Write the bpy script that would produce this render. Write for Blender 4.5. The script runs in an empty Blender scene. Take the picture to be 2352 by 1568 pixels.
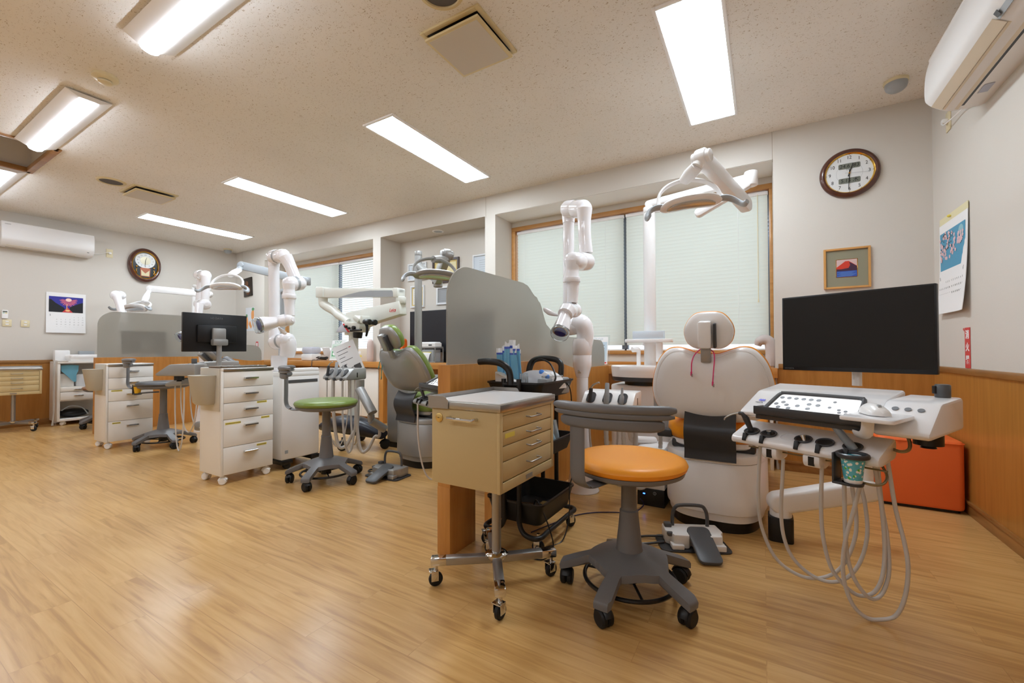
import bpy, bmesh, math, random
from mathutils import Vector, Matrix, Euler
from math import sin, cos, pi, radians
random.seed(7)
SC = bpy.context.scene
COL = SC.collection

# ------------------------------------------------------------------ camera
EYE = .9075
FPX, YAW, PITCH, ROLL, SHY = 971.754, .535665, .0154318, -.00235025, 6.754
_F = Vector((-sin(YAW)*cos(PITCH), cos(YAW)*cos(PITCH), sin(PITCH)))
_R0 = Vector((cos(YAW), sin(YAW), 0)); _U0 = _R0.cross(_F)
_R = cos(ROLL)*_R0 + sin(ROLL)*_U0; _U = -sin(ROLL)*_R0 + cos(ROLL)*_U0
cam = bpy.data.objects.new('camera', bpy.data.cameras.new('camera')); COL.objects.link(cam)
m3 = Matrix((_R, _U, -_F)).transposed()
cam.matrix_world = Matrix.Translation((0, 0, EYE)) @ m3.to_4x4()
cam.data.sensor_width = 36; cam.data.sensor_fit = 'HORIZONTAL'
cam.data.lens = 36*FPX/2352
cam.data.shift_y = SHY/2352
cam.data.clip_start = .02
SC.camera = cam
def ray(u, v): return _F + _R*((u-1176)/FPX) - _U*((v-784-SHY)/FPX)
EY = Vector((0, 0, EYE))
def aty(u, v, Y): r = ray(u, v); return EY + r*(Y/r.y)          # photo point on the plane y = Y
def atx(u, v, X): r = ray(u, v); return EY + r*(X/r.x)
def atz(u, v, z): r = ray(u, v); return EY + r*((z-EYE)/r.z)
def atd(u, v, d): return EY + ray(u, v)*d                       # at a depth from the eye

# ------------------------------------------------------------------ materials
def lin(c):
    return tuple((x/255/12.92 if x/255 <= .04045 else ((x/255+.055)/1.055)**2.4) for x in c) + (1,)
MATS = {}
def mat(name, rgb=(200, 200, 200), rough=.5, metal=0, trans=0, coat=0, emit=None, alpha=1, spec=.5, ior=1.45, bump=0, bscale=200):
    if name in MATS: return MATS[name]
    m = bpy.data.materials.new(name); m.use_nodes = True; MATS[name] = m
    b = m.node_tree.nodes['Principled BSDF']; I = b.inputs
    I['Base Color'].default_value = lin(rgb); I['Roughness'].default_value = rough; I['Metallic'].default_value = metal
    I['Transmission Weight'].default_value = trans; I['Coat Weight'].default_value = coat; I['IOR'].default_value = ior
    I['Specular IOR Level'].default_value = spec; I['Alpha'].default_value = alpha
    if emit:
        I['Emission Color'].default_value = lin(emit[0]); I['Emission Strength'].default_value = emit[1]
    if bump:
        N = m.node_tree.nodes; Lk = m.node_tree.links
        tc = N.new('ShaderNodeTexCoord'); n = N.new('ShaderNodeTexNoise'); bp = N.new('ShaderNodeBump')
        n.inputs['Scale'].default_value = bscale; n.inputs['Detail'].default_value = 3
        bp.inputs['Strength'].default_value = bump; bp.inputs['Distance'].default_value = .002
        Lk.new(tc.outputs['Object'], n.inputs['Vector']); Lk.new(n.outputs['Fac'], bp.inputs['Height']); Lk.new(bp.outputs['Normal'], I['Normal'])
    return m
def nodes(m):
    return m.node_tree.nodes, m.node_tree.links, m.node_tree.nodes['Principled BSDF']
def ramp(N, stops):
    r = N.new('ShaderNodeValToRGB'); e = r.color_ramp.elements
    while len(e) < len(stops): e.new(.5)
    for k, (p, c) in enumerate(stops): e[k].position = p; e[k].color = c
    return r
def wood(name, c1, c2, rough=.35, scale=(1, 1, 1), coat=.2):
    m = mat(name, c1, rough, coat=coat); N, L, b = nodes(m)
    tc = N.new('ShaderNodeTexCoord'); mp = N.new('ShaderNodeMapping'); mp.inputs['Scale'].default_value = scale
    n = N.new('ShaderNodeTexNoise'); n.inputs['Scale'].default_value = 6; n.inputs['Detail'].default_value = 6; n.inputs['Distortion'].default_value = .4
    r = ramp(N, [(.3, lin(c1)), (.7, lin(c2))])
    L.new(tc.outputs['Object'], mp.inputs['Vector']); L.new(mp.outputs['Vector'], n.inputs['Vector'])
    L.new(n.outputs['Fac'], r.inputs['Fac']); L.new(r.outputs['Color'], b.inputs['Base Color'])
    return m

M_white = mat('white_plastic', (242, 241, 240), .3, coat=.15)
M_gloss = mat('gloss_white_plastic', (246, 245, 248), .12, coat=.6)
M_cab = mat('white_cabinet_board', (241, 238, 232), .35)
M_silver = mat('silver_plastic', (164, 164, 162), .38, metal=.5)
M_chrome = mat('chrome', (215, 215, 215), .08, metal=1)
M_steel = mat('brushed_steel', (180, 178, 174), .28, metal=1)
M_alu = mat('satin_aluminium', (170, 168, 165), .35, metal=.9)
M_black = mat('black_plastic', (24, 23, 23), .35)
M_blackm = mat('matte_black_metal', (30, 27, 25), .4)
M_rubber = mat('black_rubber', (20, 20, 20), .6)
M_dgrey = mat('dark_grey_plastic', (84, 85, 87), .38)
M_stoolg = mat('stool_grey_plastic', (112, 111, 112), .38)
M_charcoal = mat('charcoal_plastic', (62, 63, 66), .3)
M_lgrey = mat('light_grey_plastic', (165, 170, 174), .35)
M_hose = mat('pale_hose', (205, 201, 196), .4)
M_orange = mat('orange_leather', (246, 158, 36), .38, bump=.08, bscale=300)
M_green = mat('green_leather', (122, 144, 70), .3, bump=.08, bscale=300)
M_ottor = mat('orange_vinyl', (238, 112, 52), .5, bump=.1, bscale=250)
M_beige = mat('beige_painted_steel', (202, 180, 132), .4, bump=.04, bscale=120)
M_ivory = mat('ivory_plastic', (226, 214, 178), .4)
M_paper = mat('paper', (240, 240, 240), .7)
M_lens = mat('lamp_lens', (200, 205, 210), .15, metal=.6)
M_clear = mat('clear_acrylic', (245, 250, 252), .05, trans=.95, ior=1.2, spec=.3)
M_screen = mat('dark_screen', (6, 6, 7), .22)
M_scase = mat('monitor_black_case', (20, 21, 24), .38)
M_ink = mat('black_ink', (30, 30, 30), .6)
M_yellow = mat('yellow_tape', (228, 212, 96), .6)

# ------------------------------------------------------------------ objects
def thing(name, label, cat, loc=(0, 0, 0), rz=0, group=None):
    o = bpy.data.objects.new(name, None); COL.objects.link(o)
    o.location = loc; o.rotation_euler = (0, 0, rz); o.empty_display_size = .05
    tag(o, label, cat, group); return o
def tag(o, label, cat, group=None, kind=None):
    o['label'] = label; o['category'] = cat
    if group: o['group'] = group
    if kind: o['kind'] = kind
    return o
def world_of(o):
    M = Matrix.Identity(4)
    while o is not None:
        M = o.matrix_basis @ M; o = o.parent
    return M
def copy_tree(o, parent=None):
    c = o.copy(); COL.objects.link(c)
    if parent is not None: c.parent = parent
    for ch in [x for x in SC.objects if x.parent == o]:
        copy_tree(ch, c)
    return c

def catmull(pts, n=8, closed=False):
    P = [Vector(p) for p in pts]
    if len(P) < 3: return P
    out = []; m = len(P)
    rng = range(m if closed else m-1)
    for i in rng:
        if closed: p0, p1, p2, p3 = P[(i-1) % m], P[i], P[(i+1) % m], P[(i+2) % m]
        else:
            p1, p2 = P[i], P[i+1]
            p0 = P[i-1] if i > 0 else p1*2-p2
            p3 = P[i+2] if i+2 < m else p2*2-p1
        for k in range(n):
            t = k/n
            out.append(.5*((2*p1)+(p2-p0)*t+(2*p0-5*p1+4*p2-p3)*t*t+(3*p1-p0-3*p2+p3)*t**3))
    if not closed: out.append(P[-1])
    return out

class MB:
    """collects shapes and links them as ONE mesh object"""
    def __init__(s): s.bm = bmesh.new(); s.mats = []; s.mi = 0; s.tf = Matrix.Identity(4)
    def use(s, m):
        if not s.mats and len(s.bm.faces): s.mats.append(None)
        if m not in s.mats: s.mats.append(m)
        s.mi = s.mats.index(m); return s
    def _fin(s, verts, faces):
        for f in faces: f.material_index = s.mi
        if s.tf != Matrix.Identity(4): bmesh.ops.transform(s.bm, matrix=s.tf, verts=verts)
    def _merge(s, b2):
        me = bpy.data.meshes.new('t'); b2.to_mesh(me); b2.free()
        nv, nf = len(s.bm.verts), len(s.bm.faces)
        s.bm.from_mesh(me); bpy.data.meshes.remove(me)
        s.bm.verts.ensure_lookup_table(); s.bm.faces.ensure_lookup_table()
        s._fin(s.bm.verts[nv:], s.bm.faces[nf:]); return s
    def box(s, c, d, bev=0, rot=None, seg=2):
        b = bmesh.new(); bmesh.ops.create_cube(b, size=1)
        bmesh.ops.scale(b, vec=d, verts=b.verts)
        if bev: bmesh.ops.bevel(b, geom=b.edges[:], offset=bev, segments=seg, affect='EDGES', profile=.5)
        M = Matrix.Translation(c)
        if rot is not None: M = M @ (rot.to_4x4() if not isinstance(rot, (tuple, list)) else Euler(rot).to_matrix().to_4x4())
        bmesh.ops.transform(b, matrix=M, verts=b.verts)
        return s._merge(b)
    def span(s, lo, hi, bev=0, seg=2):
        return s.box([(a+b)/2 for a, b in zip(lo, hi)], [abs(b-a) for a, b in zip(lo, hi)], bev, None, seg)
    def lathe(s, prof, c=(0, 0, 0), ax=(0, 0, 1), n=32, sx=1, sy=1):
        b = bmesh.new(); rings = []
        for r, z in prof:
            if r < 1e-5: rings.append([b.verts.new((0, 0, z))])
            else: rings.append([b.verts.new((r*cos(2*pi*k/n)*sx, r*sin(2*pi*k/n)*sy, z)) for k in range(n)])
        for A, B in zip(rings, rings[1:]):
            for k in range(n):
                k2 = (k+1) % n
                try:
                    if len(A) == 1 and len(B) == 1: continue
                    if len(A) == 1: b.faces.new((A[0], B[k], B[k2]))
                    elif len(B) == 1: b.faces.new((A[k], B[0], A[k2]))
                    else: b.faces.new((A[k], B[k], B[k2], A[k2]))
                except ValueError: pass
        rs = [q[0] for q in prof]
        if len(prof) > 3 and min(rs) > .5*max(rs) and math.hypot(prof[0][0]-prof[-1][0], prof[0][1]-prof[-1][1]) < .035:
            for k in range(n): b.faces.new((rings[-1][k], rings[0][k], rings[0][(k+1) % n], rings[-1][(k+1) % n]))
        else:
            for R, fl in ((rings[0], 0), (rings[-1], 1)):
                if len(R) > 2: b.faces.new(R if fl else R[::-1])
        bmesh.ops.recalc_face_normals(b, faces=b.faces)
        q = Vector((0, 0, 1)).rotation_difference(Vector(ax).normalized()).to_matrix().to_4x4()
        bmesh.ops.transform(b, matrix=Matrix.Translation(c) @ q, verts=b.verts)
        return s._merge(b)
    def cyl(s, p0, p1, r0, r1=None, n=24, rd=0):
        p0, p1 = Vector(p0), Vector(p1); h = (p1-p0).length; r1 = r0 if r1 is None else r1
        if rd: prof = [(0, 0), (r0-rd, 0), (r0-rd*.3, rd*.3), (r0, rd), (r1, h-rd), (r1-rd*.3, h-rd*.3), (r1-rd, h), (0, h)]
        else: prof = [(r0, 0), (r1, h)]
        return s.lathe(prof, p0, p1-p0, n)
    def ball(s, c, r, sc=(1, 1, 1), n=24, rot=None):
        b = bmesh.new(); bmesh.ops.create_uvsphere(b, u_segments=n, v_segments=max(8, n*2//3), radius=r)
        bmesh.ops.scale(b, vec=sc, verts=b.verts)
        M = Matrix.Translation(c)
        if rot is not None: M = M @ rot.to_4x4()
        bmesh.ops.transform(b, matrix=M, verts=b.verts)
        return s._merge(b)
    def tube(s, pts, r, n=12, sub=8, closed=False, cap=True, raw=False, flat=1, up=None, rib=None):
        """round (or flattened) tube along a smooth path; r may be a list, one radius per given point"""
        P = [Vector(p) for p in pts] if raw else catmull(pts, sub, closed)
        m = len(P)
        if isinstance(r, (list, tuple)):
            k = len(r)-1; R = [(lambda t: r[min(int(t), k-1)]*(1-(t-min(int(t), k-1)))+r[min(int(t), k-1)+1]*(t-min(int(t), k-1)))(i*k/(m-1)) for i in range(m)]
        else: R = [r]*m
        if rib: R = [x*(1+rib*(i % 2)) for i, x in enumerate(R)]
        b = bmesh.new(); rings = []; nrm = None
        for i, p in enumerate(P):
            if closed: t = P[(i+1) % m]-P[i-1]
            else: t = P[min(i+1, m-1)]-P[max(i-1, 0)]
            t = t.normalized() if t.length > 1e-9 else Vector((0, 0, 1))
            if nrm is None:
                u0 = Vector(up) if up else (Vector((0, 0, 1)) if abs(t.z) < .9 else Vector((1, 0, 0)))
                nrm = (u0-t*u0.dot(t)).normalized()
            elif up: u0 = Vector(up); nrm = (u0-t*u0.dot(t)).normalized()
            else: nrm = (nrm-t*nrm.dot(t)).normalized()
            bi = t.cross(nrm)
            rings.append([b.verts.new(p+(nrm*cos(2*pi*k/n)*flat+bi*sin(2*pi*k/n))*R[i]) for k in range(n)])
        for i in range(m if closed else m-1):
            A, B = rings[i], rings[(i+1) % m]
            for k in range(n): b.faces.new((A[k], A[(k+1) % n], B[(k+1) % n], B[k]))
        if cap and not closed: b.faces.new(rings[0][::-1]); b.faces.new(rings[-1])
        bmesh.ops.recalc_face_normals(b, faces=b.faces)
        return s._merge(b)
    def prism(s, poly, h, plane='xy', at=0, bev=0, seg=2, M=None):
        """outline extruded by h; plane xy -> along z, yz -> along x, xz -> along y"""
        b = bmesh.new()
        vs = [b.verts.new((p[0], p[1], 0)) for p in poly]; f = b.faces.new(vs)
        e = bmesh.ops.extrude_face_region(b, geom=[f])
        bmesh.ops.translate(b, vec=(0, 0, h), verts=[g for g in e['geom'] if isinstance(g, bmesh.types.BMVert)])
        bmesh.ops.recalc_face_normals(b, faces=b.faces)
        if bev:
            ed = [x for x in b.edges if len(x.link_faces) == 2 and x.calc_face_angle(0) > .5]
            bmesh.ops.bevel(b, geom=ed, offset=bev, segments=seg, affect='EDGES', profile=.5)
        if plane == 'xy': T = Matrix.Translation((0, 0, at))
        elif plane == 'yz': T = Matrix(((0, 0, 1, at), (1, 0, 0, 0), (0, 1, 0, 0), (0, 0, 0, 1)))
        else: T = Matrix(((1, 0, 0, 0), (0, 0, 1, at), (0, 1, 0, 0), (0, 0, 0, 1)))
        if M is not None: T = M @ T
        bmesh.ops.transform(b, matrix=T, verts=b.verts)
        bmesh.ops.recalc_face_normals(b, faces=b.faces)
        return s._merge(b)
    def loft(s, secs, cap=True, closed=True):
        b = bmesh.new(); rings = [[b.verts.new(Vector(p)) for p in q] for q in secs]; n = len(rings[0])
        for A, B in zip(rings, rings[1:]):
            for k in range(n if closed else n-1): b.faces.new((A[k], A[(k+1) % n], B[(k+1) % n], B[k]))
        if cap and closed: b.faces.new(rings[0][::-1]); b.faces.new(rings[-1])
        bmesh.ops.recalc_face_normals(b, faces=b.faces)
        return s._merge(b)
    def sheet(s, grid, th=0):
        """a grid of points as a thin solid sheet"""
        b = bmesh.new(); V = [[b.verts.new(Vector(p)) for p in row] for row in grid]
        for i in range(len(V)-1):
            for j in range(len(V[0])-1): b.faces.new((V[i][j], V[i][j+1], V[i+1][j+1], V[i+1][j]))
        if th:
            bmesh.ops.recalc_face_normals(b, faces=b.faces)
            bmesh.ops.solidify(b, geom=b.faces[:], thickness=th)
        return s._merge(b)
    def text(s, txt, M, size, ext=.0006, align='CENTER', bold=0, shear=0, res=3, sx=1):
        c = bpy.data.curves.new('t', 'FONT'); c.body = txt; c.size = size; c.extrude = ext; c.align_x = align; c.align_y = 'CENTER'
        c.offset = bold; c.shear = shear; c.resolution_u = res
        o = bpy.data.objects.new('t', c); COL.objects.link(o)
        bpy.context.view_layer.update()
        me = bpy.data.meshes.new_from_object(o.evaluated_get(bpy.context.evaluated_depsgraph_get()))
        bpy.data.objects.remove(o); bpy.data.curves.remove(c)
        for v in me.vertices: v.co = M @ Vector((v.co.x*sx, v.co.y, v.co.z))
        nv, nf = len(s.bm.verts), len(s.bm.faces)
        s.bm.from_mesh(me); bpy.data.meshes.remove(me)
        s.bm.verts.ensure_lookup_table(); s.bm.faces.ensure_lookup_table()
        s._fin(s.bm.verts[nv:], s.bm.faces[nf:]); return s
    def build(s, name, m=None, parent=None, world=False, ang=40, smooth=True, label=None):
        if parent is not None and world:
            bmesh.ops.transform(s.bm, matrix=world_of(parent).inverted(), verts=s.bm.verts)
        me = bpy.data.meshes.new(name); s.bm.to_mesh(me); s.bm.free()
        if m is not None and not s.mats: me.materials.append(m)
        for x in s.mats: me.materials.append(x or m or s.mats[-1])
        if smooth:
            me.shade_smooth(); me.set_sharp_from_angle(angle=radians(ang))
        o = bpy.data.objects.new(name, me); COL.objects.link(o)
        if parent is not None: o.parent = parent
        if label: o['label'] = label
        return o
def struct(name, mb, m, **k):
    o = mb.build(name, m, **k); o['kind'] = 'structure'; return o
def frameM(o, x, y):
    """matrix at o whose local x, y run along x, y and z towards the viewer of a text"""
    x = Vector(x).normalized(); y = Vector(y).normalized(); z = x.cross(y)
    M = Matrix((x, y, z)).transposed().to_4x4(); M.translation = Vector(o); return M
def rrect(x0, y0, x1, y1, r, n=5):
    pts = []
    for cx, cy, a in ((x1-r, y1-r, 0), (x0+r, y1-r, 90), (x0+r, y0+r, 180), (x1-r, y0+r, 270)):
        for k in range(n+1):
            t = radians(a+90*k/n); pts.append((cx+r*cos(t), cy+r*sin(t)))
    return pts
def ring_poly(cx, cy, rx, ry, n=48): return [(cx+rx*cos(2*pi*k/n), cy+ry*sin(2*pi*k/n)) for k in range(n)]
# ------------------------------------------------------------------ the setting
H = 2.6; XL, XR, YW, YR, YF = -7.8, .98, 3.829, 4.185, -2.4
# wallpaper
M_wall = mat('wallpaper', (212, 206, 197), .75, bump=.25, bscale=260)
M_soffit = mat('white_soffit', (236, 235, 230), .7)
# acoustic ceiling board
M_ceil = mat('acoustic_ceiling', (214, 200, 180), .9); N, L, b = nodes(M_ceil)
tc = N.new('ShaderNodeTexCoord')
mp = N.new('ShaderNodeMapping'); mp.inputs['Scale'].default_value = (1, 1.5, 1); mp.inputs['Rotation'].default_value = (0, 0, .5)
nz = N.new('ShaderNodeTexNoise'); nz.inputs['Scale'].default_value = 70; nz.inputs['Detail'].default_value = 1.5; nz.inputs['Distortion'].default_value = 1.6
rp = ramp(N, [(.3, lin((190, 174, 152))), (.37, lin((240, 236, 229)))])
n2 = N.new('ShaderNodeTexNoise'); n2.inputs['Scale'].default_value = 1.2
rp2 = ramp(N, [(.3, (.93, .93, .93, 1)), (.7, (1, 1, 1, 1))])
mx = N.new('ShaderNodeMix'); mx.data_type = 'RGBA'; mx.blend_type = 'MULTIPLY'; mx.inputs[0].default_value = 1
bp = N.new('ShaderNodeBump'); bp.inputs['Strength'].default_value = .5; bp.inputs['Distance'].default_value = .003
L.new(tc.outputs['Object'], mp.inputs['Vector']); L.new(mp.outputs['Vector'], nz.inputs['Vector']); L.new(tc.outputs['Object'], n2.inputs['Vector'])
L.new(nz.outputs['Fac'], rp.inputs['Fac']); L.new(n2.outputs['Fac'], rp2.inputs['Fac'])
L.new(rp.outputs['Color'], mx.inputs[6]); L.new(rp2.outputs['Color'], mx.inputs[7]); L.new(mx.outputs[2], b.inputs['Base Color'])
L.new(rp.outputs['Color'], bp.inputs['Height']); L.new(bp.outputs['Normal'], b.inputs['Normal'])
# plank floor, boards along x
M_floor = mat('plank_floor', (204, 160, 98), .28, spec=.5, coat=.25); N, L, b = nodes(M_floor)
b.inputs['Coat Roughness'].default_value = .22
tc = N.new('ShaderNodeTexCoord')
br = N.new('ShaderNodeTexBrick'); br.inputs['Scale'].default_value = 1; br.offset = .37; br.inputs['Brick Width'].default_value = .92; br.inputs['Row Height'].default_value = .104
br.inputs['Mortar Size'].default_value = .0012; br.inputs['Mortar Smooth'].default_value = .3
br.inputs['Color1'].default_value = (.32, .32, .32, 1); br.inputs['Color2'].default_value = (.68, .68, .68, 1); br.inputs['Mortar'].default_value = (.1, .1, .1, 1)
mp = N.new('ShaderNodeMapping'); mp.inputs['Scale'].default_value = (.9, 13, 1)
n1 = N.new('ShaderNodeTexNoise'); n1.inputs['Scale'].default_value = 3; n1.inputs['Detail'].default_value = 7; n1.inputs['Distortion'].default_value = .9
cb = N.new('ShaderNodeVectorMath'); cb.operation = 'MULTIPLY_ADD'; cb.inputs[1].default_value = (9, 9, 9)
mixf = N.new('ShaderNodeMath'); mixf.operation = 'MULTIPLY_ADD'; mixf.inputs[1].default_value = .35
rp = ramp(N, [(.32, lin((184, 140, 82))), (.46, lin((202, 158, 96))), (.6, lin((211, 169, 108))), (.8, lin((217, 178, 118)))])
L.new(tc.outputs['Object'], br.inputs['Vector'])
L.new(br.outputs['Color'], cb.inputs[0]); L.new(tc.outputs['Object'], cb.inputs[2])
L.new(cb.outputs['Vector'], mp.inputs['Vector']); L.new(mp.outputs['Vector'], n1.inputs['Vector'])
L.new(br.outputs['Color'], mixf.inputs[0])
sub = N.new('ShaderNodeMath'); sub.operation = 'SUBTRACT'; sub.inputs[1].default_value = .175
L.new(n1.outputs['Fac'], sub.inputs[0]); L.new(sub.outputs[0], mixf.inputs[2])
L.new(mixf.outputs[0], rp.inputs['Fac']); L.new(rp.outputs['Color'], b.inputs['Base Color'])
M_panel = wood('wainscot_veneer', (166, 112, 48), (186, 130, 62), .32, (6, 6, .5))
M_wood = wood('partition_veneer', (184, 124, 58), (202, 142, 72), .35, (7, 7, .6))
M_counter = wood('counter_veneer', (190, 130, 64), (208, 148, 80), .3, (.5, 6, 6))
M_rail = wood('rail_wood', (142, 98, 48), (164, 116, 62), .4, (4, 1, 6))
M_frame = wood('window_frame_wood', (172, 120, 62), (190, 138, 78), .4, (1, 5, 5))
M_dark = mat('dark_underside', (60, 38, 18), .6)

mb = MB(); mb.span((XL-.1, YF-.1, -.06), (XR+.1, YW+.42, 0)); struct('floor', mb, M_floor, smooth=False)
# ceiling with the raised well at the left
hx0, hx1, hy0, hy1 = -5.91, -5.05, -.35, 1.09
mb = MB()
for x0, y0, x1, y1 in ((XL-.1, YF-.1, XR+.1, hy0), (XL-.1, hy1, XR+.1, YW+.02), (XL-.1, hy0, hx0, hy1), (hx1, hy0, XR+.1, hy1)):
    mb.span((x0, y0, H), (x1, y1, H+.06))
struct('ceiling', mb, M_ceil, smooth=False)
mb = MB()
mb.span((hx0-.06, hy0-.06, H+.01), (hx0, hy1+.06, H+.55)); mb.span((hx1, hy0-.06, H+.01), (hx1+.06, hy1+.06, H+.55))
mb.span((hx0, hy0-.06, H+.01), (hx1, hy0, H+.55)); mb.span((hx0, hy1, H+.01), (hx1, hy1+.06, H+.55)); mb.span((hx0-.06, hy0-.06, H+.55), (hx1+.06, hy1+.06, H+.6))
struct('ceiling_well', mb, M_wall, smooth=False)
mb = MB()
mb.span((hx0-.015, hy0, H-.012), (hx0+.03, hy1, H+.03), .003); mb.span((hx1-.03, hy0, H-.012), (hx1+.015, hy1, H+.03), .003)
mb.span((hx0-.015, hy1-.03, H-.012), (hx1+.015, hy1+.015, H+.03), .003); mb.span((hx0-.015, hy0-.015, H-.012), (hx1+.015, hy0+.03, H+.03), .003)
struct('trim_1', mb, M_rail)
# walls
RZ, RB = .805, .77                                   # chair rail top and bottom
mb = MB(); mb.span((XR, YF-.1, 0), (XR+.1, YW+.42, H)); struct('wall_right', mb, M_wall, smooth=False)
mb = MB(); mb.span((XL-.1, YF-.1, 0), (XL, YW+.42, H)); struct('wall_left', mb, M_wall, smooth=False)
mb = MB(); mb.span((XL, YF-.1, 0), (XR, YF, H)); struct('wall_front', mb, M_wall, smooth=False)
# window wall: band, pillars, recess backs
W1 = (-2.48, .079); NI = (-4.25, -2.614); W2 = (-6.93, -4.39); HT = 2.385
mb = MB(); B = .45
mb.span((XL, YW, HT), (XR, YW+B, H))                                   # beam over the recesses
for x0, x1 in ((XL, W2[0]), (W2[1], NI[0]), (NI[1], W1[0]), (W1[1], XR)): mb.span((x0, YW, 0), (x1, YW+B, HT))
mb.span((NI[0], YR-.005, 0), (NI[1], YW+B, HT))
for x0, x1 in (W1, W2):
    mb.span((x0, YR, 0), (x1, YW+B, .874)); mb.span((x0, YR, 2.323), (x1, YW+B, HT))
struct('wall_back', mb, M_wall, smooth=False)
mb = MB()
for x0, x1 in (W1, W2): mb.span((x0+.001, YW+.006, HT-.003), (x1-.001, YR, HT-.0005))
struct('trim_2', mb, M_soffit, smooth=False)
# vertical joints in the wallpaper above the pillars
mb = MB()
for x in (NI[1]+.012, W1[1]-.004, -1.9*4.0): mb.span((x-.0012, YW-.0012, HT-.02), (x+.0012, YW+.001, H))
struct('trim_3', mb, mat('joint_line', (150, 134, 112), .8), smooth=False)
# wainscot, rail, baseboard
def wains(nm, lo, hi, nrm):
    pass
mb = MB(); mb.span((W1[1]+.012, YW-.012, .05), (XR, YW, RB)); mb.span((XR-.012, YF, .05), (XR, YW-.012, RB))
struct('wall_right_wainscot', mb, M_panel, smooth=False)
mb = MB(); mb.span((XL, YF, .05), (XL+.012, YW, RB+.01)); struct('wall_left_wainscot', mb, M_panel, smooth=False)
mb = MB(); mb.span((W1[1]+.02, YW-.022, RB), (XR, YW, RZ), .003); mb.span((XR-.022, YF, RB), (XR, YW-.02, RZ), .003); struct('trim_4', mb, M_rail)
mb = MB(); mb.span((XL, YF, RB), (XL+.022, YW, RZ+.005), .003); struct('trim_5', mb, M_rail)
def skirt(mb, lo, hi):
    mb.span(lo, (hi[0], hi[1], .066), .002); 
mb = MB(); mb.span((XR-.018, YF, 0), (XR-.001, YW-.02, .062), .002); mb.span((XR-.024, YF, .058), (XR-.001, YW-.02, .078), .004); struct('baseboard_right', mb, M_rail)
mb = MB(); mb.span((W1[1]+.02, YW-.018, 0), (XR-.02, YW-.001, .062), .002); mb.span((W1[1]+.02, YW-.024, .058), (XR-.02, YW-.001, .078), .004); struct('baseboard_back', mb, M_rail)
mb = MB(); mb.span((XL+.001, YF, 0), (XL+.018, YW, .075), .003); struct('baseboard_left', mb, M_rail)
# windows: wooden frame, aluminium sashes, glass
M_sash = mat('sash_aluminium', (120, 128, 140), .35, metal=.7)
M_glass = mat('window_glass', (245, 250, 255), .02, trans=1, ior=1.02, spec=.2)
for k, (x0, x1) in enumerate((W1, W2)):
    mb = MB(); z0, z1 = .874, 2.323; fw = .045
    y0, y1 = YR-.012, YR+.075
    mb.span((x0, y0, z1-fw), (x1, y1, z1), .003); mb.span((x0, y0-.01, z0), (x1, y1, z0+.036), .003)
    mb.span((x0, y0, z0+.036), (x0+fw, y1, z1-fw), .003); mb.span((x1-fw*.55, y0, z0+.036), (x1, y1, z1-fw), .003)
    w = struct('window_%d' % (k+1), mb, M_frame)
    s = MB(); ya, yb = YR+.075, YR+.125; xm = (x0+x1)/2
    for a, c in ((x0, x0+.04), (xm-.03, xm+.03), (x1-.04, x1)): s.span((a, ya, z0), (c, yb, z1), .002)
    s.span((x0, ya, z0), (x1, yb, z0+.05), .002); s.span((x0, ya, z1-.045), (x1, yb, z1), .002)
    s.build('sash', M_sash, w)
    g = MB(); g.span((x0+.04, YR+.1, z0+.05), (xm-.03, YR+.104, z1-.045)); g.span((xm+.03, YR+.1, z0+.05), (x1-.04, YR+.104, z1-.045)); g.build('pane', M_glass, w, smooth=False)
# ------------------------------------------------------------------ venetian blinds
M_slat = mat('blind_slat', (222, 226, 216), .45); N, L, b = nodes(M_slat)
tr = N.new('ShaderNodeBsdfTranslucent'); tr.inputs['Color'].default_value = lin((234, 238, 230)); ms = N.new('ShaderNodeMixShader'); ms.inputs[0].default_value = .38
L.new(b.outputs[0], ms.inputs[1]); L.new(tr.outputs[0], ms.inputs[2]); L.new(ms.outputs[0], N['Material Output'].inputs['Surface'])
def blind(x0, x1, label, tilt, ztop=2.27, zbot=.915, y=YR+.034, cords=(), grp='venetian blinds in the windows', wand=None):
    t = thing('venetian_blind', label, 'blind', ((x0+x1)/2, y, ztop), 0, grp)
    mb = MB(); mb.span((x0, y-.016, ztop-.028), (x1, y+.016, ztop), .002); mb.build('headrail', M_white, t, True)
    mb = MB(); pitch = .033; n = int((ztop-.036-zbot)/pitch)
    for i in range(n):
        z = ztop-.036-pitch*i; secs = []
        for q in (-1, -.33, .33, 1):
            dy = cos(tilt)*q*.0185+sin(tilt)*(1-q*q)*.003; dz = sin(tilt)*q*.0185+cos(tilt)*(1-q*q)*.003
            secs.append((dy, dz))
        mb.sheet([[(x0+.004, y+a, z+c) for a, c in secs], [(x1-.004, y+a, z+c) for a, c in secs]])
    mb.build('slats', M_slat, t, True)
    mb = MB(); mb.span((x0+.002, y-.012, zbot-.006), (x1-.002, y+.012, zbot+.008), .003); mb.build('bottom_rail', M_white, t, True)
    for c in cords:
        mb = MB(); mb.cyl((c, y-.0145, zbot), (c, y-.0145, ztop-.02), .0014, n=6); mb.build('ladder_cord', M_white, t, True)
    if wand:
        mb = MB(); mb.cyl((wand[0], y-.03, wand[1]), (wand[0], y-.022, ztop-.02), .003, n=8); mb.cyl((wand[0], y-.031, wand[1]-.03), (wand[0], y-.03, wand[1]), .006, .004, n=8); mb.build('wand', M_ivory, t, True)
    return t
blind(-2.425, -1.19, 'closed pale blind on the left half of the wide window behind the white suction arm', -1.22, cords=(-2.33, -1.38))
blind(-1.172, .048, 'closed pale blind on the right half of the wide window behind the orange dental chair', -1.22, cords=(-.95, -.18), wand=(-.03, 1.35))
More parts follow.
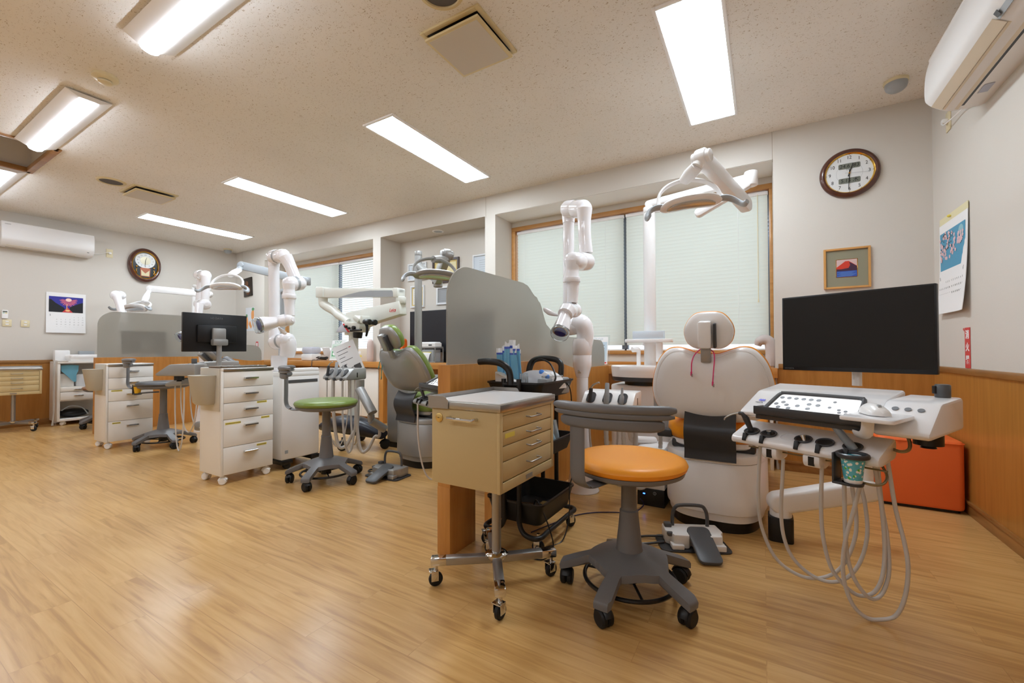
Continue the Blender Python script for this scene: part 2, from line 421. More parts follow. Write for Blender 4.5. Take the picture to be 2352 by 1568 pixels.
blind(-6.875, -5.59, 'closed pale blind on the left half of the far window', -1.22, cords=(-6.75, -5.75))
blind(-5.565, -4.42, 'open pale blind with bright daylight showing between its slats', -.1, cords=(-5.45, -4.6))
# ------------------------------------------------------------------ daylight
wd = bpy.data.worlds.new('World'); SC.world = wd; wd.use_nodes = True
bg = wd.node_tree.nodes['Background']; bg.inputs['Color'].default_value = (.92, .96, 1, 1); bg.inputs['Strength'].default_value = 1.2
# ------------------------------------------------------------------ ceiling lights
M_diff = mat('light_diffuser', (255, 255, 255), .5, emit=((231, 244, 255), 22))
M_tube = mat('light_tube_cover', (255, 255, 255), .5, emit=((228, 240, 255), 26))
def panel_light(x0, x1, label):
    t = thing('ceiling_light', label, 'light', ((x0+x1)/2, 2.765, H), 0, 'flush ceiling panels in a row')
    w, l = (x1-x0)/2, .635
    mb = MB()
    for a, c, d, e in ((-w, -l, -w+.018, l), (w-.018, -l, w, l), (-w+.018, -l, w-.018, -l+.018), (-w+.018, l-.018, w-.018, l)):
        mb.span((a, c, -.012), (d, e, .002), .002)
    mb.build('frame', M_white, t)
    mb = MB(); mb.span((-w+.018, -l+.018, -.009), (w-.018, l-.018, -.003)); mb.build('diffuser', M_diff, t, smooth=False)
panel_light(-.46, -.14, 'flush lit ceiling panel nearest the camera at top right')
panel_light(-2.56, -2.25, 'flush lit ceiling panel second from the right, above the frosted screen')
panel_light(-4.64, -4.33, 'flush lit ceiling panel third from the right, above the white drawer cabinet')
panel_light(-6.74, -6.42, 'flush lit ceiling panel farthest away, near the clock wall')
def batten_light(x0, x1, label, y=.955):
    cx = (x0+x1)/2; l = (x1-x0)/2
    t = thing('ceiling_light', label, 'light', (cx, y, H), 0, 'raised ceiling fittings with a rounded tube cover')
    mb = MB(); mb.loft([[(-l, -.115, -.012), (-l, .115, -.012), (-l, .05, -.042), (-l, -.05, -.042)], [(l, -.115, -.012), (l, .115, -.012), (l, .05, -.042), (l, -.05, -.042)]])
    mb.span((-l+.03, -.1, -.013), (l-.03, .1, 0)); mb.build('body', M_white, t, smooth=False)
    mb = MB(); pr = [(y, -.043-.026*math.sqrt(max(0, 1-(y/.045)**2))) for y in [-.045+.09*k/14 for k in range(15)]]
    a = [(-l+.0, y, z) for y, z in pr]; c = [(l-.03, y, z) for y, z in pr]
    mb.loft([a, c]); mb.build('tube_cover', M_tube, t)
batten_light(-5.04, -3.79, 'raised ceiling light with a rounded cover beside the ceiling well')
batten_light(-2.86, -1.61, 'raised ceiling light cut off by the top edge of the photo')
batten_light(-7.16, -5.91, 'raised ceiling light at the far left edge beyond the ceiling well')
for x in (-.72, -2.86, -5.04, -7.16):                              # unseen extra row added behind the camera to brighten the front faces
    batten_light(x, x+1.25, 'unseen raised ceiling light added behind the camera to brighten the front faces', -1.2)
# ------------------------------------------------------------------ shared pieces
def caster(parent, x, y, a, R=.028, name='caster', twin=True, metal=False, z0=0, white=False, top=None):
    """wheel touching the floor at (x, y), rolling along angle a; top = height of its stem"""
    mb = MB(); d = Vector((cos(a), sin(a), 0)); s = Vector((-sin(a), cos(a), 0)); c = Vector((x, y, z0+R)); top = top or 2*R+.015
    mb.use(M_white if white else M_rubber)
    w = .011 if twin else .010
    for k in ((-1, 1) if twin else (0,)):
        o = c+s*k*.0125
        mb.lathe([(0, -w), (R*.8, -w), (R, -w*.5), (R, w*.5), (R*.8, w), (0, w)], o, s, 24)
    mb.use(M_chrome if metal else (M_white if white else M_black))
    p = c-d*R*.55+Vector((0, 0, R*1.0))
    if metal:
        for k in (-1, 1): mb.box(c+s*k*.016-d*R*.2+Vector((0, 0, R*.55)), (.028, .003, R*1.3), .001, Matrix.Rotation(a, 3, 'Z'))
        mb.box(c-d*R*.3+Vector((0, 0, R*1.2)), (.034, .036, .004), .001, Matrix.Rotation(a, 3, 'Z'))
    else:
        sec = []
        for k in range(9):
            t = radians(20+150*k/8); sec.append(c-d*cos(t)*-R*1.1*1+Vector((0, 0, R*1.1*sin(t))))
        mb.tube(sec, .016, n=8, raw=True, flat=.35)
    mb.cyl(c+Vector((0, 0, R*1.1)), (c.x, c.y, z0+top), .008, n=12)
    return mb.build(name, None, parent)
def arc(cx, cy, R, a0, a1, n, z=0): return [(cx+R*cos(radians(a0+(a1-a0)*k/(n-1))), cy+R*sin(radians(a0+(a1-a0)*k/(n-1))), z) for k in range(n)]

# ------------------------------------------------------------------ dental stools
def dental_stool(label, loc, rz, leather, seat_h=.51, legs0=-95, back=-5, bh=.226, group='dental stools on five casters'):
    t = thing('dental_stool', label, 'stool', loc, rz, group)
    mb = MB()                                                       # domed five-armed base
    rows = []
    n = 200
    for k in range(n):
        a = 2*pi*k/n
        q = min(abs((math.degrees(a)-legs0-72*j+180) % 360-180) for j in range(5))
        rr = .262 if q < 6.5 else (.262-(q-6.5)*.0475 if q < 9 else max(.138, .15-(q-9)*.0006))
        rows.append((a, rr))
    def zz(r): return .166 if r < .05 else .166-.078*((r-.05)/.21)**1.1
    def pt(a, r, dz): return (r*cos(a), r*sin(a), zz(r)+dz)
    fr = (.0, .3, .6, .85, .96, 1)
    secs = []
    for R_ in (.02, .05, .08, .105, .125, .14, .16, .185, .21, .235, .256): secs.append([pt(a, min(rr*.985, R_), 0) for a, rr in rows])
    secs.append([pt(a, rr, -.008) for a, rr in rows]); secs.append([pt(a, rr*.995, -.026) for a, rr in rows]); secs.append([pt(a, rr*.9, -.03) for a, rr in rows]); secs.append([pt(a, rr*.05, -.03) for a, rr in rows])
    mb.loft(secs); mb.build('base', M_stoolg, t, ang=50)
    mb = MB(); mb.lathe([(.056, .15), (.048, .17), (.038, .26), (.034, .3), (.034, .31), (.029, .315), (.0275, seat_h-.09), (.0275, seat_h-.06)], n=32); mb.lathe([(0, seat_h-.075), (.07, seat_h-.07), (.09, seat_h-.058), (0, seat_h-.058)], n=24)
    mb.build('column', M_stoolg, t)
    mb = MB(); mb.lathe([(0, seat_h-.062), (.17, seat_h-.062), (.196, seat_h-.05), (.2, seat_h-.04), (.2, seat_h-.036), (0, seat_h-.036)], n=48); mb.build('seat_plate', M_stoolg, t)
    mb = MB(); mb.lathe([(0, seat_h-.037), (.195, seat_h-.037), (.205, seat_h-.03), (.209, seat_h-.018), (.203, seat_h-.006), (.185, seat_h+.002), (.14, seat_h+.006), (0, seat_h+.007)], n=56); mb.build('seat', leather, t)
    for k in range(5):
        a = radians(legs0+72*k); caster(t, .236*cos(a), .236*sin(a), a+pi/2+.5*(k % 3-1), .03, top=.084)
    mb = MB(); mb.tube(arc(0, 0, .165, 0, 350, 36, .062), .0075, n=8, closed=True, sub=2); mb.cyl((0, 0, .05), (0, 0, .115), .034, n=20)
    for k in range(3): a = radians(legs0+36+120*k); mb.cyl((0, 0, .066), (.163*cos(a), .163*sin(a), .062), .005, n=8)
    mb.build('foot_ring', M_black, t)
    # backrest on a bent arm
    R = Matrix.Rotation(radians(back), 4, 'Z'); zt = seat_h+bh
    ctr = lambda ph, r=.34: (r*sin(radians(ph)), .06-r*cos(radians(ph)))
    def bow(r0, r1, z0, z1, p0, p1, rd):
        secs = []; N_ = 25
        for k in range(N_):
            ph = p0+(p1-p0)*k/(N_-1); e = min(k, N_-1-k); sh = 1 if e > 2 else (.55, .85, .96)[e]
            zc, zh, rc, rh = (z0+z1)/2, (z1-z0)/2*sh, (r0+r1)/2, (r1-r0)/2*sh
            sec = []
            for u, w in rrect(-rh, -zh, rh, zh, min(rd, rh*.95, zh*.95), 4):
                x, y = ctr(ph, rc+u); sec.append((x, y, zc+w))
            secs.append(sec)
        mb.loft(secs)
    mb = MB(); mb.tf = R; bow(.322, .362, zt-.03, zt, -36, 36, .013); mb.build('backrest', M_stoolg, t)
    mb = MB(); mb.tf = R; bow(.328, .358, zt-.044, zt-.027, -35, 35, .004); bow(.326, .352, zt-.084, zt-.042, -30, 30, .012); mb.build('backrest_skirt', M_stoolg, t)
    mb = MB(); mb.tf = R
    ph = -18; x0, y0 = ctr(ph, .338); dx, dy = sin(radians(ph)), -cos(radians(ph))
    path = [(x0, y0, zt-.06), (x0, y0, seat_h+.05), (x0, y0, seat_h-.01), (x0-dx*.012, y0-dy*.012, seat_h-.045), (x0-dx*.05, y0-dy*.05, seat_h-.066), (x0-dx*.12, y0-dy*.12, seat_h-.068), (x0-dx*.2, y0-dy*.2, seat_h-.068)]
    mb.tube(path, .031, n=4 if 0 else 12, sub=5, flat=.2, up=(dx, dy, .35)); mb.build('backrest_arm', M_stoolg, t)
    return t
dental_stool('orange topped grey dental stool in front of the orange dental chair', (-.44, 1.6, 0), 0, M_orange, back=1)
dental_stool('green topped grey dental stool between the white drawer cabinet and silver foot pedal', (-2.655, 1.905, 0), radians(28), M_green, back=-36-28, legs0=-65-28, seat_h=.565, bh=.245)
M_brown = mat('brown_leather', (158, 118, 88), .4)
dental_stool('brown topped dental stool mostly hidden behind the far white drawer cabinet', (-6.96, 1.93, 0), 0, M_brown, legs0=-140, back=150, seat_h=.49)

# ------------------------------------------------------------------ beige instrument cart
def beige_cart(label, loc, rz=0, col=None, tray=True):
    """local: drawers on +x, handle side on -y, pedestal at the origin"""
    t = thing('instrument_cart', label, 'cart', loc, rz, 'beige steel instrument carts')
    x0, x1, y0, y1, z0, z1 = -.15, .15, -.21, .21, .425, .70
    mb = MB(); mb.span((x0, y0, z0), (x1-.012, y1, z1), .006)
    mb.span((x1-.014, y0, z0), (x1, y0+.02, z1), .003); mb.span((x1-.014, y1-.02, z0), (x1, y1, z1), .003); mb.span((x1-.014, y0+.018, z1-.012), (x1, y1-.018, z1), .002); mb.span((x1-.014, y0+.018, z0), (x1, y1-.018, z0+.034), .002)
    body = mb.build('body', M_beige, t)
    zs = [z1-.013, z1-.013-.055, z1-.013-.105, z1-.013-.158, z0+.036]
    for i in range(4):
        mb = MB(); mb.span((x1-.014, y0+.0215, zs[i+1]+.0018), (x1-.002, y1-.0215, zs[i]-.0005), .0025); d = mb.build('drawer', M_beige, t)
        zc = zs[i]-.022 if i < 3 else zs[3]-.03
        mb = MB(); yc = .02; mb.tube([(x1-.003, yc-.042, zc), (x1+.018, yc-.042, zc-.002), (x1+.02, yc-.036, zc-.002), (x1+.02, yc+.036, zc-.002), (x1+.018, yc+.042, zc-.002), (x1-.003, yc+.042, zc)], .0032, n=8, raw=True); mb.build('drawer_handle', M_steel, d)
        if i == 1 and tray:
            mb = MB(); mb.span((x1-.0018, y0+.035, zs[i]-.024), (x1-.001, y0+.1, zs[i]-.008)); mb.build('tape_label', M_yellow, d, label='blank yellow tape label')
    mb = MB(); mb.span((x1-.0005, -.03, z0+.008), (x1+.001, .02, z0+.024)); mb.build('name_plate', M_steel, t)
    # top tray with a steel edge, raised on two sides
    mb = MB(); mb.span((x0-.006, y0-.006, z1), (x1+.006, y1+.006, z1+.026), .003); mb.build('tray_top', M_steel, t)
    mb = MB(); mb.span((x0+.004, y0+.004, z1+.022), (x1-.004, y1-.004, z1+.0285)); mb.build('top_mat', M_white, t)
    mb = MB(); mb.prism([(y0-.008, 0), (y0-.008, .046), (y0-.008+.11*0, .046)] if 0 else [(x0-.008, z1), (x0+.085, z1), (x0+.085, z1+.028), (x0+.076, z1+.04), (x0+.065, z1+.044), (x0-.008, z1+.044)], .003, 'xz', y0-.0095)
    mb.prism([(x0-.008, z1), (x0+.13, z1), (x0+.13, z1+.028), (x0+.122, z1+.04), (x0+.112, z1+.044), (x0-.008, z1+.044)], .003, 'xz', y1+.0065)
    mb.span((x0-.009, y0-.008, z1), (x0-.006, y1+.008, z1+.044)); mb.build('tray_rim', M_alu, t)
    mb = MB(); mb.lathe([(0, 0), (.0165, 0), (.0165, .003), (.014, .005), (0, .005)], (x0+.038, y0, z1-.035), (0, -1, 0), 24); mb.use(M_black); mb.box((x0+.038, y0-.0052, z1-.035), (.008, .001, .002)); mb.mats[0] = mat('lock_brass', (220, 190, 120), .3, metal=.8); 
    for f in mb.bm.faces: pass
    mb.build('lock', None, t)
    mb = MB(); zc = z1-.03
    mb.tube([(x0+.09, y0, zc), (x0+.09, y0-.02, zc), (x0+.096, y0-.025, zc-.002), (x0+.2, y0-.025, zc-.002), (x0+.206, y0-.02, zc), (x0+.206, y0, zc)], .0055, n=8, raw=True); mb.build('side_handle', M_chrome, t)
    # pedestal
    mb = MB(); mb.cyl((0, 0, .1), (0, 0, z0), .0185, n=28); mb.build('pole', M_alu, t)
    mb = MB(); mb.lathe([(.019, .125), (.034, .124), (.044, .115), (.044, .108), (.036, .098), (.02, .095)], n=32); mb.build('pole_collar', M_chrome, t)
    for k, (lx, ly) in enumerate(((-.19, -.14), (.135, -.187), (.165, .15), (-.15, .185))):
        v = Vector((lx, ly, 0)); L_ = v.length; a = math.atan2(ly, lx); RM = Matrix.Rotation(a, 4, 'Z')
        mb = MB(); mb.tf = RM
        mb.box((L_/2, 0, .096), (L_+.02, .036, .03), .005); lg = mb.build('leg', M_alu, t)
        mb = MB(); mb.tf = RM; mb.box((L_-.012, 0, .096), (.062, .039, .032), .006); mb.build('leg_cap', M_chrome, lg)
        caster(t, lx, ly, (.9, 1.5, 1.2, .4)[k], .027, twin=False, metal=True, top=.083)
    return t
beige_cart('beige steel drawer cart with a white tray top beside the orange dental stool', (-.91, 1.41, 0))
beige_cart('beige steel drawer cart against the wood wall at the far left', (-7.4, 1.26, 0), radians(-8), tray=False)

# ------------------------------------------------------------------ white drawer cabinets
def drawer_cabinet(label, loc, tapes, group='white drawer cabinets with a hanging bin'):
    """local: drawers on +x, bin on -y"""
    t = thing('drawer_cabinet', label, 'cabinet', loc, 0, group)
    hx, hy, z0, z1 = .147, .178, .062, .775
    mb = MB(); mb.span((-hx, -hy, z0), (hx-.02, hy, z1), .003); mb.span((hx-.02, -hy, z0), (hx, -hy+.016, z1), .002); mb.build('body', M_cab, t)
    mb = MB(); mb.span((-hx, -hy, z1), (hx+.002, hy, z1+.02), .003); mb.build('top_panel', M_cab, t)
    mb = MB(); mb.span((hx-.03, -hy+.012, z1-.004), (hx+.0035, hy+.002, z1+.0175), .004); mb.build('front_edge', M_steel, t)
    hs = [.118, .128, .118, .2, .14]; tot = z1-z0-.008; sc_ = tot/(sum((.115, .115, .118, .2, .2))); zt = z1-.006
    for i, hgt in enumerate((.115, .115, .118, .2, .2)):
        hh = hgt*sc_; mb = MB(); mb.span((hx-.019, -hy+.018, zt-hh+.0015), (hx-.002, hy-.001, zt-.0015), .002); d = mb.build('drawer', M_cab, t)
        zc = zt-hh*.45 if i < 3 else zt-.05
        mb = MB(); mb.prism([(hx-.003, zc-.007), (hx+.02, zc-.004), (hx+.022, zc+.004), (hx+.018, zc+.008), (hx-.003, zc+.009)], .09, 'xz', -.03); mb.build('drawer_handle', M_chrome, d)
        for y, dz, w in tapes.get(i, ()):
            mb = MB(); mb.span((hx-.0025, y, zt-dz-.014), (hx-.0012, y+w, zt-dz)); mb.use(M_ink)
            for q in range(int(w/.009)): mb.span((hx-.0013, y+.004+q*.009, zt-dz-.010), (hx-.0009, y+.009+q*.009, zt-dz-.0045))
            mb.mats[0] = M_yellow; mb.build('tape_label', None, d, label='yellow tape label with dark lettering')
        zt -= hh
    for x, y, a in ((-hx+.035, -hy+.03, .4), (hx-.03, -hy+.03, .9), (hx-.03, hy-.035, 1.2), (-hx+.035, hy-.03, .2)): caster(t, x, y, a, .024, white=True, top=.064)
    # hanging bin
    y0 = -hy
    mb = MB(); mb.span((-hx+.02, y0-.005, .5), (hx-.012, y0-.001, z1+.018), .001); hp = mb.build('bin_hanger', mat('frosted_plastic', (226, 220, 206), .3, trans=.2), t)
    mb = MB(); w = .1; secs = []
    for z, dp, ww in ((.545, .07, .075), (.56, .085, .085), (.72, .11, .1), (.745, .115, .104)):
        pts = []
        for k in range(13):
            a = pi*k/12; pts.append((-.01+ww*cos(a), y0-.006-dp*(sin(a)**.55), z))
        secs.append(pts+[(-.01-ww, y0-.006, z), (-.01+ww, y0-.006, z)])
    mb.loft(secs); mb.build('bin', mat('grey_beige_plastic', (186, 180, 164), .35), t)
    return t
drawer_cabinet('white drawer cabinet with a grey hanging bin, under the monitor seen from behind', (-3.303, 1.638, 0), {2: ((.06, .003, .07),), 3: ((.09, .006, .06), (-.15, .02, .1)), 4: ((.06, .012, .07),)})
drawer_cabinet('white drawer cabinet with a grey hanging bin, in front of the far frosted screen', (-5.405, 1.638, 0), {2: ((-.14, .005, .08),), 4: ((-.13, .01, .06),)})

# ------------------------------------------------------------------ ottoman
t = thing('ottoman', 'bright orange vinyl ottoman in the corner under the fire extinguisher sticker', 'ottoman', (.765, 3.46, 0))
mb = MB(); mb.prism(rrect(-.185, -.19, .185, .2, .03), .385, 'xy', .015, .018, 3); mb.build('cushion', M_ottor, t, ang=60)
mb = MB(); pts = [(x, y, .385) for x, y in rrect(-.186, -.191, .186, .201, .03)]; mb.tube(pts, .0035, n=6, closed=True, raw=True); mb.build('piping', M_ottor, t)
mb = MB(); mb.prism(rrect(-.17, -.17, .17, .18, .02), .02, 'xy', 0); mb.build('base', M_black, t)
# ------------------------------------------------------------------ frosted partitions
M_frost = mat('frosted_glass', (196, 195, 188), .42, trans=.62, ior=1.12, spec=.35)
def scurve(y0, z0, y1, z1, n=12): return [(y0+(y1-y0)*k/n, z0+(z1-z0)*(.5-.5*cos(pi*k/n))) for k in range(n+1)]
def partition(label, X, y0, gz=1.313, Lg=None, y1=0):
    t = thing('partition_screen', label, 'partition', (X, y0, 0), 0, 'wooden partitions with frosted glass')
    Lg = Lg or YW-.115-y0
    prof = [(0, .3), (0, .845), (.95+y1, .845)] + scurve(1.0+y1, .845, 1.55+y1, .775) + [(Lg, .775), (Lg, .3)]
    mb = MB(); mb.prism(prof, .07, 'yz', -.035); mb.build('panel', M_wood, t)
    mb = MB(); mb.span((-.036, -.003, 0), (.036, .19, .301), .002); mb.build('leg', M_wood, t)
    mb = MB(); mb.span((-.035, .37, 0), (.035, Lg, .3)); mb.build('lower_panel', M_wood, t)
    gp = [(.02, .846)]
    for k in range(13): a = radians(180-90*k/12); gp.append((.02+.16+.16*cos(a), gz-.16+.16*sin(a)))
    gp += [(.72+y1, gz)] + scurve(.75+y1, gz-.003, .9+y1, gz-.068, 5)[1:] + scurve(.92+y1, gz-.088, 1.06+y1, 1.07, 6) + scurve(1.1+y1, 1.05, 1.3+y1, 1.012, 5)
    e = Lg-.02
    gp += [(e-.12+.12*sin(radians(k)), .88+.12*cos(radians(k))) for k in range(0, 91, 15)]
    gp += [(e, .776)] + [(y, z+.001) for y, z in scurve(1.55+y1, .775, 1.0+y1, .845)]
    mb = MB(); mb.prism(gp, .008, 'yz', -.004); mb.build('glass', M_frost, t)
    return t
partition('wooden partition with a curved frosted screen beside the orange dental chair', -1.23, 1.475)
partition('far wooden partition with a curved frosted screen behind the white drawer cabinets', -6.4, 1.68, 1.37, 1.84, .15)

# ------------------------------------------------------------------ dental chairs
SHELL = [(0, .894), (.05, .897), (.1, .915), (.15, .927), (.2, .915), (.245, .862), (.272, .79), (.284, .71), (.272, .635), (.235, .58), (.16, .552), (.08, .545)]
def outline(half, n=6):
    full = [Vector((x, z, 0)) for x, z in half]+[Vector((0, half[-1][1], 0))]
    P = full+[Vector((-x, z, 0)) for x, z in half[1:][::-1]]
    return [(p.x, p.y) for p in catmull(P, n, True)]
def dome(mb, pts, c, steps, tf):
    """rings of the outline shrunk to its centre, (scale, offset towards -y)"""
    secs = [[tf @ Vector((c[0]+(x-c[0])*f, -d, c[1]+(z-c[1])*f)) for x, z in pts] for f, d in steps]
    mb.loft(secs)
def dental_chair(label, loc, cover, shell, leather, rz=0, lean=9, sl=.88, lift=0, group='dental chairs'):
    t = thing('dental_chair', label, 'chair', loc, rz, group)
    def sup(hx, y0, y1, e=3.2, n=64):
        pts = []
        for k in range(n):
            a = 2*pi*k/n; c, s_ = cos(a), sin(a)
            pts.append((hx*math.copysign(abs(c)**(2/e), c), (y0+y1)/2+(y1-y0)/2*math.copysign(abs(s_)**(2/e), s_)))
        return pts
    def stack(lv): 
        mb = MB(); mb.loft([[(x, y, z) for x, y in sup(hx, y0, y1)] for hx, y0, y1, z in lv]); return mb
    mb = stack([(.225, -.375, .42, 0), (.225, -.375, .42, .06)]); mb.build('plinth', M_black, t)
    mb = stack([(.238, -.388, .44, .055), (.24, -.39, .44, .09), (.245, -.395, .44, .092), (.252, -.402, .45, .096), (.254, -.404, .45, .11), (.25, -.4, .45, .338), (.247, -.397, .45, .342)]); mb.build('base_cover', cover, t)
    mb = stack([(.244, -.394, .45, .342), (.25, -.4, .45, .346), (.25, -.4, .45, .37), (.244, -.394, .445, .382), (.22, -.36, .42, .388)]); mb.build('base_cap', cover, t)
    mb = MB(); mb.span((-.2, -.3, .386), (.2, .4, .43), .012); mb.build('lift_frame', M_charcoal, t)
    # seat: white pan and leather cushion
    sp = lambda g: [(x, y) for x, y in sup(.245+g, -.345-g, sl+g, 4)]
    mb = MB(); mb.loft([[(x, y, z) for x, y in sp(g)] for g, z in ((-.05, .4), (-.012, .405), (0, .415), (0, .437))]); mb.build('seat_pan', shell, t)
    mb = MB(); mb.loft([[(x, y, z) for x, y in sp(g)] for g, z in ((-.012, .434), (.006, .444), (.012, .475), (.006, .515), (-.02, .548), (-.08, .565))]); mb.build('seat_cushion', leather, t, ang=60)
    # backrest shell seen from behind
    T = Matrix.Translation((0, -.33, lift)) @ Matrix.Translation((0, 0, .55)) @ Matrix.Rotation(radians(lean), 4, 'X') @ Matrix.Translation((0, 0, -.55))
    op = outline(SHELL)
    mb = MB(); dome(mb, op, (0, .7), [(1, -.006), (1.0, 0), (.985, .012), (.955, .021), (.93, .024), (.925, .022), (.9, .03), (.75, .045), (.5, .056), (.25, .061), (.03, .062)], T); mb.build('backrest_shell', shell, t, ang=35)
    mb = MB(); dome(mb, op, (0, .7), [(.99, -.002), (1.012, -.006), (1.016, -.016), (1.01, -.03), (.96, -.052), (.7, -.06), (.3, -.05), (.03, -.048)], T); mb.build('backrest_cushion', leather, t, ang=60)
    # headrest
    hp = outline([(0, 1.108), (.06, 1.1), (.098, 1.06), (.114, 1.01), (.1, .955), (.06, .925)])
    TH = T @ Matrix.Translation((0, -.01, 0))
    mb = MB(); dome(mb, hp, (0, 1.01), [(1, -.004), (1, 0), (.97, .012), (.93, .017), (.8, .026), (.5, .034), (.2, .037), (.03, .037)], TH); mb.build('headrest_shell', shell, t)
    mb = MB(); dome(mb, hp, (0, 1.01), [(.98, 0), (1.02, -.006), (1.025, -.02), (1.0, -.04), (.9, -.05), (.5, -.052), (.03, -.05)], TH); mb.build('headrest_cushion', leather, t, ang=60)
    mb = MB(); mb.tf = TH
    mb.box((-.012, -.05, 1.0), (.062, .05, .135), .012); br = mb.build('headrest_bracket', shell, t)
    mb = MB(); mb.tf = TH; mb.box((.033, -.048, .995), (.014, .04, .12), .004); mb.build('release_lever', M_charcoal, br)
    mb = MB(); mb.tf = TH; mb.span((-.034, -.045, .86), (.012, -.02, .95), .004); mb.build('headrest_neck', M_silver, t)
    # pleated cover over the hinge
    rows = []
    for i in range(13):
        f = i/12; z = .595-.235*f; yb = -.385-.045*sin(pi*min(1, f*1.25))*1.0-.03*f*f
        rows.append([(x, yb+.0*abs(x), z-(.018*(1-(x/.118)**2) if i == 0 else .012*(1-(x/.118)**2)*(1-f)**4)) for x in [-.118+.236*k/16 for k in range(17)]])
    mb = MB(); mb.sheet(rows, .006); mb.build('hinge_cover', M_charcoal if 0 else mat('black_hinge_cover', (52, 52, 54), .32), t)
    for s in (-1,):
        mb = MB(); mb.cyl((s*.262, -.25, .5), (s*.29, -.25, .5), .03, n=20, rd=.006); mb.span((s*.2, -.285, .43), (s*.28, -.2, .475), .01); mb.build('hinge', M_charcoal, t)
    return t
dental_chair('white dental chair with orange leather, its back to the camera', (-.235, 2.735, 0), M_white, M_white, M_orange)
dental_chair('silver dental chair with green leather beyond the partition', (-2.35, 2.83, 0), M_silver, M_silver, M_green, radians(-9), 27, .88, .05)
def bib_clip(label, o, colr, name, pts):
    t = thing('bib_clip', label, 'bib clip', o, 0, 'bib clips hanging on the headrest necks')
    m = mat(name, colr, .45)
    mb = MB(); mb.tube([Vector(p) for p in pts], .0028, n=8, sub=6); mb.build('cord', m, t, True)
    for e, e2 in ((pts[0], pts[1]), (pts[-1], pts[-2])):
        e = Vector(e); mb = MB(); mb.use(m); mb.box(e+Vector((0, 0, -.004)), (.009, .007, .022), .003); mb.use(M_steel); mb.box(e+Vector((.004, -.006, -.012)), (.004, .012, .016), .001, (0, 0, .5)); mb.build('clip', None, t, True)
    return t
YB = 2.31
bib_clip('pink bib clip cord hanging from the headrest neck of the orange dental chair', aty(1617, 802, YB), (226, 62, 122), 'pink_cord',
    [aty(1588, 856, 2.295), aty(1589, 832, 2.295), aty(1595, 815, 2.305), aty(1606, 804, YB), aty(1612, 802, 2.315), aty(1630, 803, 2.315), aty(1639, 809, YB), aty(1641, 825, 2.3), aty(1639, 850, 2.29), aty(1637, 879, 2.285)])
bib_clip('turquoise bib clip cord hanging from the headrest neck of the green dental chair', aty(886, 822, 2.42), (24, 150, 142), 'turquoise_cord',
    [aty(870, 843, 2.40), aty(873, 830, 2.40), aty(881, 821, 2.41), aty(893, 818, 2.42), aty(890, 820, 2.40), aty(881, 832, 2.39), aty(877, 848, 2.385), aty(876, 866, 2.38)])

